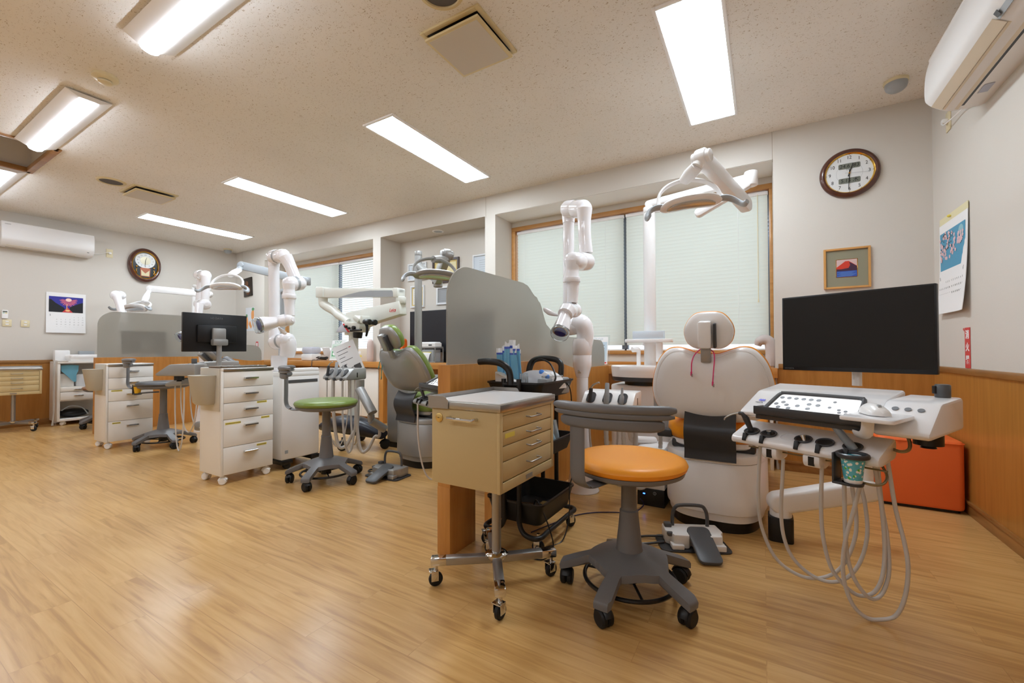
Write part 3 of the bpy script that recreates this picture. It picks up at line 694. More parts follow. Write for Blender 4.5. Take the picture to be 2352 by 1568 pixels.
# ------------------------------------------------------------------ operating lights
def op_light(label, pole, ztop, r, mats, arm, J, E, headc, hx, hz, neck, tilt=0, drop=None):
    """pole foot, top height, radius; arm: points of the level arm; J,E: spring arm; head centre with its long axis hx and up axis hz"""
    mp, mh = mats
    t = thing('operating_light', label, 'lamp', (pole[0], pole[1], 0), 0, 'operating lights on poles')
    mb = MB(); mb.cyl((pole[0], pole[1], pole[2]), (pole[0], pole[1], ztop-.045), r, n=32); mb.cyl((pole[0], pole[1], ztop-.043), (pole[0], pole[1], ztop), r, n=32, rd=.006); mb.build('pole', mp, t, True)
    def bar(a, b, w, h, rd, nm, m, par=t):
        a, b = Vector(a), Vector(b); d = (b-a); Ln = d.length; d.normalize(); s = d.cross(Vector((0, 0, 1))).normalized(); u = s.cross(d)
        M = Matrix((d, s, u)).transposed().to_4x4(); M.translation = a
        mb = MB(); mb.prism([(x, y) for x, y in rrect(-h/2, -h/2, Ln+h/2, h/2, h*.48, 6)], w, 'xz', -w/2, rd, 2, M); return mb.build(nm, m, par, True)
    bar(arm[0], arm[1], .055, .05, .01, 'swing_arm', mp)
    if drop: bar(drop[0], drop[1], .06, .055, .012, 'arm_housing', mp)
    J, E = Vector(J), Vector(E)
    bar(J, E, .058, .092, .01, 'spring_arm', mp)
    mb = MB(); mb.cyl(Vector(arm[1])+Vector((0, 0, -.05)), Vector(arm[1])+Vector((0, 0, .04)), .038, n=24, rd=.006); mb.build('arm_joint', mp, t, True)
    c = Vector(headc); X = Vector(hx).normalized(); Z = Vector(hz); Z = (Z-X*Z.dot(X)).normalized(); Yv = Z.cross(X)
    M = Matrix((X, Yv, Z)).transposed().to_4x4(); M.translation = c
    side = (E-J).cross(Vector((0, 0, 1))).normalized()
    mb = MB(); mb.cyl(E-side*.05, E+side*.05, .034, n=24, rd=.006); nk = Vector(neck); mb.cyl(E, nk+(E-nk)*.45, .03, n=20); mb.build('tilt_joint', mp, t, True)
    top = M @ Vector((0, 0, .15))
    mb = MB(); a = nk+(E-nk)*.5; mb.tube([a, a+(top-a)*.5, top], [.036, .042, .034], n=12, sub=3, flat=.75); mb.build('neck', mh, t, True)
    mb = MB(); pts = [(.165*cos(radians(k)), 0, .03+.125*sin(radians(k))) for k in range(0, 181, 12)]
    pts = [(.168, 0, -.005)]+pts+[(-.168, 0, -.005)]
    mb.tf = M; mb.tube(pts, .017, n=10, sub=2, flat=.55); mb.build('yoke', mh, t, True)
    # curved head: long arc bowing up in the middle
    mb = MB(); secs = []; n = 29
    for k in range(n):
        f = -1+2*k/(n-1); x = .165*f; zc = .018*(1-f*f)-.012; w = .062*math.sqrt(max(.06, 1-abs(f)**4)); hh = .026*math.sqrt(max(.08, 1-abs(f)**6))
        secs.append([(x, w*cos(a), zc+hh*sin(a)*(1 if sin(a) > 0 else .75)) for a in [2*pi*j/20 for j in range(20)]])
    mb.tf = M; mb.loft(secs); hd = mb.build('lamp_head', mh, t, True)
    mb = MB(); secs = []
    for k in range(15):
        f = -.78+1.56*k/14; x = .165*f; zc = .018*(1-f*f)-.012-.0205; w = .034*math.sqrt(max(.05, 1-(f/.8)**4))
        secs.append([(x, w*cos(a), zc+.006*sin(a)) for a in [2*pi*j/12 for j in range(12)]])
    mb.tf = M; mb.loft(secs); mb.build('lens', M_lens, hd, True)
    mb = MB(); mb.tf = M; mb.box((0, 0, .04), (.13, .03, .008), .003); mb.build('top_fin', M_lgrey, hd, True)
    for s in (-1, 1):
        mb = MB(); mb.tf = M; mb.tube([(s*.15, 0, .0), (s*.19, 0, .0), (s*.225, .0, -.018), (s*.248, -.012, -.055), (s*.252, -.04, -.085), (s*.25, -.08, -.098)], [.024, .023, .021, .019, .017, .013], n=12, sub=4, flat=.6); mb.build('handle', M_lgrey, t, True)
    return t
d1 = 2.35
op_light('white operating light over the orange dental chair', (-.7, 3.13, .676), 1.945, .042, (M_white, M_white),
    ((-.7, 3.13, 1.965), (-.055, 3.04, 1.99)), atd(1712, 470, 2.72), atd(1612, 362, 2.3),
    atd(1585, 466, d1), _R*.97+_U*.12-_F*.1, _U+_F*.35, atd(1591, 400, 2.3), drop=(atd(1606, 489, 2.8), (-.08, 3.03, 1.95)))
op_light('silver operating light over the green dental chair', (-2.9, 3.09, .676), 1.887, .036, (M_silver, M_silver),
    ((-2.9, 3.09, 1.75), aty(1006, 646, 2.75)), aty(1006, 640, 2.72), aty(1026, 585, 2.62),
    aty(1000, 632, 2.45), _R*.9+_F*.4, _U+_F*.55, aty(1020, 606, 2.6))

# ------------------------------------------------------------------ spittoon units (cabinet beside the chair carrying the pole)
def spittoon(label, loc, m, band):
    t = thing('spittoon_unit', label, 'spittoon unit', loc, 0, 'spittoon units beside the dental chairs')
    mb = MB(); mb.prism(rrect(-.2, -.16, .2, .22, .05), .625, 'xy', .05, .012); mb.build('cabinet', m, t)
    mb = MB(); mb.prism(rrect(-.19, -.15, .19, .21, .05), .05, 'xy', 0); mb.build('plinth', M_black, t)
    mb = MB(); mb.span((.1, -.165, .4), (.19, -.155, .66), .002); mb.use(M_steel); mb.cyl((.14, -.165, .59), (.14, -.18, .59), .012, n=16); mb.cyl((.14, -.165, .56), (.14, -.18, .56), .012, n=16); mb.mats[0] = M_lgrey; mb.build('valve_panel', None, t)
    mb = MB(); mb.lathe([(.13, .672), (.13, .71), (0, .71)], (.02, -.09, 0), n=40, sy=.7); mb.build('neck', M_black, t)
    mb = MB(); mb.lathe([(.2, .7), (.21, .705), (.212, .728), (.2, .73)], (.02, -.11, 0), n=56, sx=1, sy=.6); mb.build('bowl_band', band, t)
    mb = MB(); mb.lathe([(.2, .727), (.212, .73), (.217, .77), (.219, .8), (.212, .806), (.195, .8), (.13, .77), (.03, .76), (0, .76)], (.02, -.11, 0), n=56, sx=1, sy=.6); mb.build('bowl', m, t)
    mb = MB(); mb.tube([(-.03, -.03, .79), (-.03, -.03, .895), (-.035, -.04, .915), (-.06, -.08, .915)], .02, n=12, sub=4, flat=.7); mb.build('cup_filler', m, t)
    return t
spittoon('white spittoon unit carrying the lamp pole left of the orange dental chair', (-.725, 3.05, 0), M_white, M_charcoal)
spittoon('silver spittoon unit carrying the lamp pole behind the green dental chair', (-2.92, 3.03, 0), M_silver, M_charcoal)
t = thing('base_console', 'black floor box with a blue power light at the foot of the white spittoon unit', 'power box', (-.55, 2.66, 0))
mb = MB(); mb.span((-.1, -.115, 0), (.055, .1, .1), .004); mb.build('housing', M_black, t)
mb = MB(); mb.box((-.06, -.1165, .07), (.012, .004, .006), .001); mb.build('power_light', mat('blue_led', (60, 110, 255), .4, emit=((50, 100, 255), 6)), t)
mb = MB(); mb.lathe([(.009, 0), (.009, .0015), (.007, .0015), (.007, 0)], (0, -.115, .078), (0, -1, 0), 20); mb.box((0, -.1163, .078), (.0015, .002, .008)); mb.build('power_button', M_lgrey, t)
mb = MB(); mb.span((-.1, -.11, .1), (.055, .1, .34), .004); mb.build('upper_cover', M_white, t)
# ------------------------------------------------------------------ delivery units (dentist's console with holders and hoses)
DR = -.4636
M_con = mat('console_white', (238, 237, 238), .22, coat=.3)
M_btn = mat('button_grey', (110, 112, 116), .4)
M_glow = mat('lit_button_panel', (250, 250, 252), .25, emit=((255, 255, 255), .35))
M_blue = mat('logo_blue', (96, 104, 232), .5)
M_gold = mat('rod_metal', (150, 138, 112), .3, metal=.9)
def three_drops(mb, o, x, y, s):
    """the maker's mark: three slanted drops in a row"""
    for k in range(3):
        mb.prism([(k*s*.62+s*(.5+.28*cos(a))+s*.35*(.5+.5*sin(a)), s*(.5+.5*sin(a))) for a in [2*pi*j/16 for j in range(16)]], .0006, 'xy', 0, 0, 2, frameM(o, x, y))
def console(t, x1=.40, full=True, M_con=M_con):
    prof = lambda z0: [(.02, z0), (.0, z0+.004), (-.006, z0+.014), (0, z0+.024), (.012, z0+.03), (.13, .742), (.145, .746), (.30, .766), (.312, .762), (.312, .70), (.25, z0+.004)]
    mb = MB(); mb.prism(prof(.652), x1+.012, 'yz', -.012, .007); c = mb.build('console', M_con, t, ang=35)
    if full:
        mb = MB(); mb.prism([(.0, .648), (-.018, .655), (-.018, .668), (.1, .742), (.12, .747), (.33, .752), (.34, .745), (.34, .652), (.33, .648)], .132, 'yz', x1+.003, .008); b = mb.build('control_block', M_con, t, ang=35)
        mb = MB(); mb.lathe([(0, .751), (.019, .751), (.02, .754), (.02, .79), (.017, .794), (0, .794)], (x1+.095, .3, 0), n=28); mb.use(M_black); mb.box((x1+.079, .288, .776), (.01, .014, .026), .002, (0, 0, .8)); mb.mats[0] = M_dgrey; mb.build('height_knob', None, b)
        mb = MB(); mb.lathe([(.0, .602), (.02, .602), (.016, .612), (.036, .612), (.036, .65), (0, .65)], (x1+.09, .16, 0), n=32); mb.build('swivel_hub', M_black, t)
        sl = Vector((0, .118, .074)).normalized(); nr = Vector((0, -.074, .118)).normalized()
        mb = MB()
        for k in range(3): mb.lathe([(0, 0), (.0085, 0), (.0085, .002), (0, .002)], Vector((x1+.036+.03*k, .072, .7245))+nr*.0005, nr, 20)
        mb.build('round_button', M_btn, b)
    # membrane panel in a grey surround, on the sloping front
    sl = Vector((0, .118, .063)).normalized(); nr = Vector((0, -.063, .118)).normalized(); O = Vector((.072, .012, .684))
    P = lambda s, v, h=0: O+Vector((s, 0, 0))+sl*v+nr*h
    w = x1-.112
    mb = MB(); mb.tube([P(.0, -.005, .004), P(.012, .1, .004), P(.022, .113, .004), P(.035, .118, .004), P(w-.035, .118, .004), P(w-.02, .113, .004), P(w-.01, .1, .004), P(w, -.005, .004)], .0075, n=8, sub=3); mb.build('panel_surround', M_dgrey, t)
    mb = MB(); mb.prism([(0, 0), (w, 0), (w-.02, .112), (.02, .112)], .003, 'xy', 0, 0, 2, frameM(O, (1, 0, 0), sl)); pn = mb.build('button_panel', M_glow, t)
    mb = MB(); spots = [(.03+.024*k, .088) for k in range(6)]+[(.045, .058), (.026, .044), (.062, .042), (.098, .042), (.13, .058), (.158, .056), (.04, .024), (.075, .022), (.135, .03), (.2, .085), (.195, .05), (.225, .04), (.23, .025), (.245, .035), (.25, .02)]
    for k, (x, y) in enumerate(spots):
        if x < w-.03: mb.lathe([(0, 0), (.0078 if x < .18 else .0055, 0), (.0078 if x < .18 else .0055, .001), (0, .001)], P(x, y, .003), nr, 16)
    mb.build('buttons', M_btn, pn)
    mb = MB(); mb.prism([(-.034, .675), (-.03, .67), (-.018, .668), (-.018, .652), (.0, .652), (.006, .672), (-.02, .698), (-.034, .702)], x1-.06, 'yz', .055, .003); mb.span((.055, -.03, .678), (.069, .03, .7), .006); mb.build('tray_rail', M_charcoal, t)
    mb = MB(); three_drops(mb, P(-.05, .058, .0), (1, 0, 0), sl, .012); mb.build('logo', M_blue, c)
    mb = MB(); mb.text('MORITA', frameM(P(-.038, .046, 0.0004), (1, 0, 0), sl), .0075); mb.build('lettering', M_btn, c)
    return c
def handpiece_hole(mb, o, nr):
    mb.lathe([(.024, -.004), (.0265, .0005), (.0278, .003), (.0262, .0052), (.0225, .004), (.0215, .0022)], o, nr, 28); mb.use(M_black); mb.lathe([(.0222, .0006), (.0215, .0024), (.01, .0008), (0, .0006)], o, nr, 28)
def holder_bar(t, xs, x0, x1, z=.6, blank=(), M_con=M_con):
    """rounded holder slab with oval cups along its front"""
    prof = [(-.03, z-.048), (-.036, z-.04), (-.036, z-.028), (-.026, z-.018), (.1, z+.024), (.115, z+.022), (.12, z+.01), (.12, z-.03), (.105, z-.04), (.0, z-.05)]
    mb = MB(); mb.prism(prof, x1-x0, 'yz', x0, .006); h = mb.build('holder_bar', M_con, t, ang=35)
    nr = Vector((0, -.31, .95)).normalized()
    for x in xs:
        mb = MB(); handpiece_hole(mb, Vector((x, .008, z-.004)), nr); mb.use(M_black); mb.box((x-.006, -.028, z-.022), (.013, .022, .03), .002, (-.32, 0, 0)); mb.mats[0] = M_charcoal; mb.build('holder_cup', None, h)
    for x in blank:
        mb = MB(); mb.lathe([(.0245, 0), (.0245, .0012), (.0238, .0012), (.0238, 0)], Vector((x, .012, z-.0052)), nr, 36); mb.build('blank_cover', M_con, h)
    return h
def syringe(par, o, d=(-.3, -.25, 1), s=1):
    o = Vector(o); d = Vector(d).normalized()
    mb = MB(); mb.use(M_charcoal); mb.tube([o-d*.02, o+d*.02, o+d*.045], [.009, .0105, .012], n=10, sub=3); mb.tube([o+d*.042, o+d*.056+Vector((-.006, -.002, .004)), o+d*.056+Vector((-.02, -.006, .006))], [.011, .009, .006], n=10, sub=4)
    mb.use(M_steel); e = o+d*.056+Vector((-.02, -.006, .006)); mb.tube([e, e+Vector((-.022, -.008, -.007)), e+Vector((-.045, -.014, -.022)), e+Vector((-.05, -.015, -.032))], [.0045, .0034, .0026, .0024], n=8, sub=4)
    mb.build('syringe', None, par)
def handpiece_end(par, o, nr):
    mb = MB(); mb.cyl(o-nr*.01, o+nr*.012, .007, n=14); mb.cyl(o+nr*.012, o+nr*.016, .0085, n=14); mb.build('handpiece', M_chrome, par)

Q = Vector((-.069, 1.88, 0)); r_ = Vector((cos(DR), sin(DR), 0)); a_ = Vector((-sin(DR), cos(DR), 0))
def atq(u, v, q):                                                   # photo point on the plane a fixed distance behind the console front
    r = ray(u, v); k = (Q+a_*q).dot(a_); return EY + r*(k/r.dot(a_))
du = thing('delivery_unit', 'white dentist console with buttons, handpieces and long looping hoses beside the orange chair', 'dental unit', Q, DR)
console(du)
hb = holder_bar(du, (.028, .09, .205, .27, .347), -.03, .425, blank=(.155,))
syringe(hb, (.02, .014, .604)); nr = Vector((0, -.31, .95)).normalized()
handpiece_end(hb, Vector((.092, .008, .594)), nr); handpiece_end(hb, Vector((.208, .004, .596)), Vector((-.3, .1, .95)).normalized()); 
mb = MB(); mb.cyl((.274, .004, .585), (.276, .0, .592), .004, n=10); mb.build('handpiece', M_chrome, hb)
mb = MB(); o = Vector((.353, .0, .59)); mb.tube([o, o+Vector((-.03, -.004, .04)), o+Vector((-.062, -.006, .082))], [.0105, .0095, .0075], n=12, sub=5); mb.use(M_clear); mb.tube([o+Vector((.004, -.001, -.006)), o+Vector((-.02, -.005, .03)), o+Vector((-.064, -.006, .088)), o+Vector((-.07, -.006, .1))], [.0135, .013, .011, .002], n=12, sub=4); mb.mats[0] = M_lgrey; mb.build('wrapped_handpiece', None, hb)
for x in (.1, .235):
    mb = MB(); mb.prism([(-.028, .552), (.06, .552), (.06, .515), (.02, .505), (-.02, .512), (-.028, .528)], .052, 'yz', x-.02, .006); g = mb.build('hose_guide', M_con, du)
    mb = MB(); mb.span((x-.002, -.0285, .518), (x+.016, -.02, .548)); mb.build('guide_slot', M_black, g)
mb = MB(); mb.cyl((.01, .02, .535), (.43, .02, .535), .003, n=10); mb.tube([(.4, .06, .55), (.425, .03, .52), (.43, -.02, .505), (.41, -.04, .5), (.37, -.045, .505)], .004, n=8); mb.tube([(.42, .15, .66), (.45, .13, .63), (.46, .1, .6), (.44, .09, .59), (.4, .1, .6)], .005, n=8); mb.build('guide_rod', M_gold, du)
HT_ = [
 [(1747, 1018), (1744, 1060), (1742, 1140), (1749, 1208), (1778, 1276), (1822, 1314), (1869, 1328), (1916, 1316), (1946, 1282), (1965, 1228), (1966, 1175), (1956, 1110), (1950, 1050)],
 [(1799, 1055), (1797, 1100), (1794, 1175), (1801, 1235), (1822, 1282), (1862, 1319), (1906, 1336), (1946, 1326), (1976, 1289), (1992, 1228), (1987, 1158), (1976, 1110), (1968, 1055)],
 [(1888, 1066), (1887, 1100), (1886, 1175), (1892, 1242), (1909, 1303), (1939, 1343), (1973, 1367), (2007, 1360), (2027, 1323), (2032, 1255), (2024, 1158), (2007, 1060)],
 [(1939, 1107), (1940, 1160), (1941, 1208), (1946, 1276), (1963, 1330), (1990, 1367), (2010, 1375), (2030, 1356), (2042, 1309), (2037, 1228), (2025, 1158), (2015, 1060)],
 [(1977, 1108), (1960, 1175), (1943, 1235), (1936, 1292), (1941, 1343), (1960, 1390), (1990, 1420), (2020, 1427), (2057, 1414), (2078, 1373), (2086, 1309), (2078, 1249), (2057, 1168), (2039, 1060)]]
for k, tr_ in enumerate(HT_):
    n = len(tr_)-1; pts = []
    for i, (u, v) in enumerate(tr_):
        f = i/n; q = (0.0 if k < 3 else .01)+.16*min(1, f*1.6)**1.2
        p = atq(u, v, q); p.z = max(p.z, .012); pts.append(p)
    if k == 0: pts = [pts[0]+Vector((0, 0, .03))]+pts
    mb = MB(); mb.tube(pts, .0062, n=10, sub=6); mb.build('hose', M_hose, du, True)
# cup bracket
mb = MB(); c0 = Vector((.368, -.058, 0))
mb.tube([(c0.x-.036, -.03, .585), (c0.x-.04, -.058, .583)]+[(c0.x+.038*cos(radians(k)), c0.y+.038*sin(radians(k)), .583) for k in range(200, 510, 20)], .006, n=8, sub=2, flat=1.3); mb.prism([(-.028, .505), (-.03, .505)] if 0 else [(-.088, .5), (-.03, .5), (-.03, .588), (-.088, .588)], .006, 'yz', c0.x-.045, .002)
mb.lathe([(0, .492), (.026, .492), (.028, .5), (.0, .5)], (c0.x, c0.y, 0), n=24); mb.span((c0.x-.045, -.088, .492), (c0.x, -.03, .5), .002); mb.build('cup_bracket', M_charcoal, du)
tc_ = du.matrix_basis @ Vector((c0.x, c0.y, .5))
# mouse shelf
mb = MB(); mb.prism(rrect(.36, -.14, .49, .045, .014), .012, 'xy', .7, .003); sh = mb.build('mouse_shelf', M_con, du)
mb = MB(); mb.tube([(.405, -.05, .699), (.4, -.045, .66), (.385, -.03, .645), (.36, -.01, .644)], .016, n=8, sub=4, flat=.35, up=(0, 1, .6)); mb.build('shelf_bracket', M_con, sh)
# arm, post and foot bar
mb = MB(); mb.prism(rrect(.012, 2.37, .116, 2.475, .02), .115, 'xy', 0, .004); mb.span((.015, 2.4, 0), (.05, 2.46, .07), .003); mb.build('arm_foot', M_black, du, True)
A0 = Vector((.065, 2.42, .178)); A1 = atd(1988, 1124, 1.95)
mb = MB(); mb.cyl((.065, 2.42, .113), (.065, 2.42, .15), .046, n=24); d = (A1-A0); Ln = d.length; d.normalize(); s_ = d.cross(Vector((0, 0, 1))).normalized(); u_ = s_.cross(d); M = Matrix((d, s_, u_)).transposed().to_4x4(); M.translation = A0
mb.prism([(x, y) for x, y in rrect(-.055, -.048, Ln+.05, .048, .046, 8)], .085, 'xz', -.0425, .016, 3, M); mb.build('arm', M_white, du, True)
mb = MB(); mb.cyl(A1, (A1.x, A1.y, .62), .03, n=24); mb.cyl((A1.x, A1.y, .6), (A1.x, A1.y, .66), .045, n=24); mb.build('column', M_white, du, True)
# paper cup in the bracket
t = thing('paper_cup', 'blue paper cup with white dots and a turquoise liner in the console bracket', 'cup', tc_)
mb = MB(); mb.lathe([(0, .001), (.0225, .001), (.0225, .003), (.0305, .072), (.0315, .0725), (.0315, .0745), (.0295, .0745), (.0215, .006), (0, .006)], n=36)
M_cup = mat('dotted_cup_paper', (92, 180, 190), .5); N, L, b = nodes(M_cup); tcn = N.new('ShaderNodeTexCoord'); vo = N.new('ShaderNodeTexVoronoi'); vo.inputs['Scale'].default_value = 95
rp = ramp(N, [(0, (0, 0, 0, 1)), (.38, (0, 0, 0, 1)), (.44, (1, 1, 1, 1))]); mx = N.new('ShaderNodeMix'); mx.data_type = 'RGBA'; gt = N.new('ShaderNodeMath'); gt.operation = 'GREATER_THAN'; gt.inputs[1].default_value = .82
m2 = N.new('ShaderNodeMix'); m2.data_type = 'RGBA'; sp = N.new('ShaderNodeSeparateColor'); m2.inputs[6].default_value = lin((240, 236, 222)); m2.inputs[7].default_value = lin((90, 178, 60)); mx.inputs[7].default_value = lin((92, 178, 190))
L.new(tcn.outputs['Object'], vo.inputs['Vector']); L.new(vo.outputs['Distance'], rp.inputs['Fac']); L.new(vo.outputs['Color'], sp.inputs[0]); L.new(sp.outputs[0], gt.inputs[0]); L.new(gt.outputs[0], m2.inputs[0])
L.new(rp.outputs['Color'], mx.inputs[0]); L.new(m2.outputs[2], mx.inputs[6]); L.new(mx.outputs[2], b.inputs['Base Color'])
mb.build('cup', M_cup, t)
mb = MB(); mb.lathe([(.021, .02), (.0293, .074), (.0305, .08), (.029, .08), (.02, .02)], n=36); mb.build('liner', mat('turquoise_liner', (60, 190, 210), .4), t)
mb = MB(); mb.lathe([(.0224, .0005), (.0229, .001), (.0238, .011), (.023, .0112)], n=36); mb.build('base_band', M_paper, t)
# computer mouse
mo = du.matrix_basis @ Vector((.415, -.03, .712))
t = thing('computer_mouse', 'white computer mouse on the console shelf', 'mouse', mo, DR-.9)
mb = MB(); secs = []
for k in range(15):
    f = -1+2*k/14; x = .055*f; w = .03*math.sqrt(max(.02, 1-f**4)); hh = .034*math.sqrt(max(.03, 1-f*f*.9))*(1-.15*f)
    secs.append([(x, w*cos(a), .002+max(0, hh*sin(a))*.95 if sin(a) > 0 else .002) for a in [2*pi*j/20 for j in range(20)]])
mb.loft(secs); mb.build('body', M_white, t)
mb = MB(); mb.cyl((.028, -.004, .0275), (.028, .004, .0275), .006, n=14); mb.build('wheel', M_lgrey, t)

# ------------------------------------------------------------------ monitors
def monitor(label, loc, rz, w, h, zc, pole=None, group='computer monitors', logo=True, m_pole=M_white):
    """screen faces local -y, loc at the foot of the pole"""
    t = thing('monitor', label, 'monitor', loc, rz, group)
    mb = MB(); mb.span((-w/2, -.012, zc-h/2), (w/2, .012, zc+h/2), .003); mb.span((-w*.31, .01, zc-h*.26), (w*.31, .034, zc+h*.2), .008); ca = mb.build('case', M_scase, t)
    mb = MB(); mb.span((-w/2+.006, -.0128, zc-h/2+.016), (w/2-.006, -.0118, zc+h/2-.006)); mb.build('screen', M_screen, t, smooth=False)
    if logo:
        mb = MB(); mb.text('I-O DATA', frameM((-w/2+.028, -.0128, zc-h/2+.008), (1, 0, 0), (0, 0, 1)), .0085); mb.text('I-O DATA', frameM((0, .0128, zc+h*.38), (-1, 0, 0), (0, 0, 1)), .019); mb.build('lettering', mat('monitor_lettering', (120, 120, 122), .5), ca)
    if pole:
        mb = MB(); mb.cyl((0, .05, 0), (0, .05, pole), .0165, n=20); mb.build('pole', m_pole, t)
        mb = MB(); mb.span((-.045, .034, zc-h*.22), (.045, .06, zc+h*.12), .01); mb.span((-.05, .03, zc-h*.34), (.05, .08, zc-h*.17), .01); mb.build('mount', M_silver if m_pole is not M_white else M_white, t)
    return t
pm = du.matrix_basis @ Vector((.225, .3, .76))
mcx = Vector((.303, 2.142, 0))
pm = Vector((.303-.05*a_.x*0, 2.142, .764))
monitor('black monitor with a dark screen above the white dentist console', (.303, 2.142, .764), DR, .5, .32, .981-.764, .2)
# ------------------------------------------------------------------ extraoral suction arms
M_hood = mat('clear_hood', (240, 246, 250), .06, trans=.92, ior=1.15, spec=.4)
M_navy = mat('navy_filter', (34, 42, 120), .35)
def suction_arm(label, loc, col, segs, head=None, handle=None, base=None):
    t = thing('oral_suction_unit', label, 'suction unit', loc, 0, 'white jointed suction arms')
    if base: base(t)
    mb = MB(); z, r, prof = col; mb.lathe(prof, (loc[0], loc[1], 0), n=36); mb.build('collar', M_gloss, t, True)
    for s in segs:
        mb = MB()
        if s[0] == 'tube': mb.tube(s[1], s[2], n=24, sub=6); mb.build('arm_segment', M_gloss, t, True)
        elif s[0] == 'elbow':                                        # barrel joint with rounded ends and a cap
            a, b_, r = Vector(s[1]), Vector(s[2]), s[3]; d = (b_-a).normalized(); Ln = (b_-a).length
            prof = [(0, -r*.42), (r*.45, -r*.38), (r*.8, -r*.18), (r*.97, r*.12), (r, r*.4), (r, Ln*.5-.002), (r*.985, Ln*.5), (r, Ln*.5+.002), (r, Ln-r*.4), (r*.97, Ln-r*.12), (r*.8, Ln+r*.18), (r*.45, Ln+r*.38), (0, Ln+r*.42)]
            mb.lathe(prof, a, d, 36); mb.lathe([(0, -r*.46), (r*.34, -r*.46), (r*.38, -r*.3)], a, d, 24); e = mb.build('elbow', M_gloss, t, True)
            if len(s) > 4:
                mb = MB(); mb.lathe([(r*1.004, Ln*.5-.012), (r*1.004, Ln*.5+.012)], a, d, 36); mb.build('joint_band', M_lgrey, e, True)
        elif s[0] == 'ring': a, b_ = Vector(s[1]), Vector(s[2]); mb.cyl(a, b_, s[3], s[4], 36, .004); mb.build('lock_ring', M_gloss, t, True)
    if head:
        a, b_ = Vector(head[0]), Vector(head[1]); r = head[2]; d = (b_-a).normalized(); Ln = (b_-a).length
        mb = MB(); b2 = []
        secs = []; up = Vector((0, 0, 1)); sx = d.cross(up).normalized() if abs(d.z) < .95 else Vector((1, 0, 0)); sy = d.cross(sx)
        for k in range(13):
            f = k/12; rr = r*(.62+.45*f) if f > .08 else r*.55
            secs.append([a+d*Ln*f+(sx*cos(q)+sy*sin(q))*rr*(1+.075*f*cos(4*q)) for q in [2*pi*j/36 for j in range(36)]])
        mb.loft(secs); h = mb.build('suction_head', M_gloss, t, True)
        mb = MB(); mb.lathe([(r*.85, Ln*.985), (r*1.0, Ln), (r*1.0, Ln+.012), (r*.6, Ln+.014)], a, d, 36); mb.build('filter_ring', M_chrome, h, True)
        mb = MB(); mb.lathe([(r*.8, Ln+.01), (r*.7, Ln+.022), (0, Ln+.03)], a, d, 36); mb.build('filter', M_navy, h, True)
        mb = MB(); mb.lathe([(r*1.0, Ln-.004), (r*1.14, Ln+.01), (r*1.16, Ln+.026), (r*1.02, Ln+.044), (r*.98, Ln+.042), (r*1.11, Ln+.026), (r*1.09, Ln+.012), (r*.97, Ln)], a, d, 40); mb.build('hood', M_hood, h, True)
    if handle:
        mb = MB(); mb.tube(handle, [.006, .012, .017, .014, .006], n=14, sub=5); mb.build('handle', M_gloss, t, True)
    return t
# beside the orange chair, on its own floor cone
B1 = (-1.02, 2.62, 0)
def cone_base(t):
    mb = MB(); mb.lathe([(0, 0), (.104, 0), (.106, .006), (.1, .02), (.088, .1), (.072, .22), (.052, .34), (.04, .42), (.038, .46), (0, .46)], (B1[0], B1[1], 0), n=40); mb.build('floor_cone', M_gloss, t, True)
    mb = MB(); mb.cyl((B1[0], B1[1], .4), (B1[0], B1[1], .745), .038, n=32); mb.build('pole', M_gloss, t, True)
    mb = MB(); mb.box(atd(1331, 853, 2.727), (.022, .003, .024), .001, (0, 0, .55)); mb.build('switch_plate', M_steel, t, True)
d = 2.77
suction_arm('white jointed suction arm on a floor cone in front of the wide window', B1, (0, 0, [(.038, .735), (.041, .737), (.058, .8), (.061, .81), (.061, .878), (.0605, .88), (.062, .882), (.063, .96), (.058, .985), (0, .985)]),
    [('tube', [atd(1342, 795, d), atd(1344, 765, d), atd(1338, 745, d), atd(1325, 738, d+.03)], [.052, .056, .06, .056]),
     ('elbow', atd(1347, 745, d-.02), atd(1302, 752, d+.1), .056),
     ('tube', [atd(1306, 752, d+.12), atd(1306, 640, d+.12), atd(1306, 500, d+.12)], [.04, .038, .038]),
     ('tube', [atd(1306, 512, d+.12), atd(1306, 490, d+.12), atd(1312, 474, d+.1)], [.041, .045, .05]),
     ('elbow', atd(1302, 480, d+.1), atd(1344, 480, d-.08), .058),
     ('tube', [atd(1342, 480, d-.12), atd(1342, 508, d-.12), atd(1343, 545, d-.12), atd(1346, 582, d-.12)], [.05, .041, .04, .043]),
     ('elbow', atd(1350, 601, d-.11), atd(1312, 600, d-.26), .056),
     ('tube', [atd(1316, 600, d-.25), atd(1314, 622, d-.25), atd(1312, 640, d-.25)], [.047, .039, .05]),
     ('ring', atd(1313, 637, d-.25), atd(1313, 649, d-.25), .052, .052),
     ('tube', [atd(1316, 647, d-.25), atd(1316, 668, d-.25), atd(1314, 695, d-.25)], [.039, .034, .033]),
     ('elbow', atd(1322, 712, d-.2), atd(1302, 714, d-.32), .044),
     ('tube', [atd(1304, 712, d-.3), atd(1298, 722, d-.33)], [.048, .044])],
    (atd(1301, 712, d-.3), atd(1288, 758, d-.38), .046), [atd(1282, 724, d-.3), atd(1272, 721, d-.3), atd(1262, 717, d-.31), atd(1253, 711, d-.31), atd(1249, 707, d-.31)], cone_base)
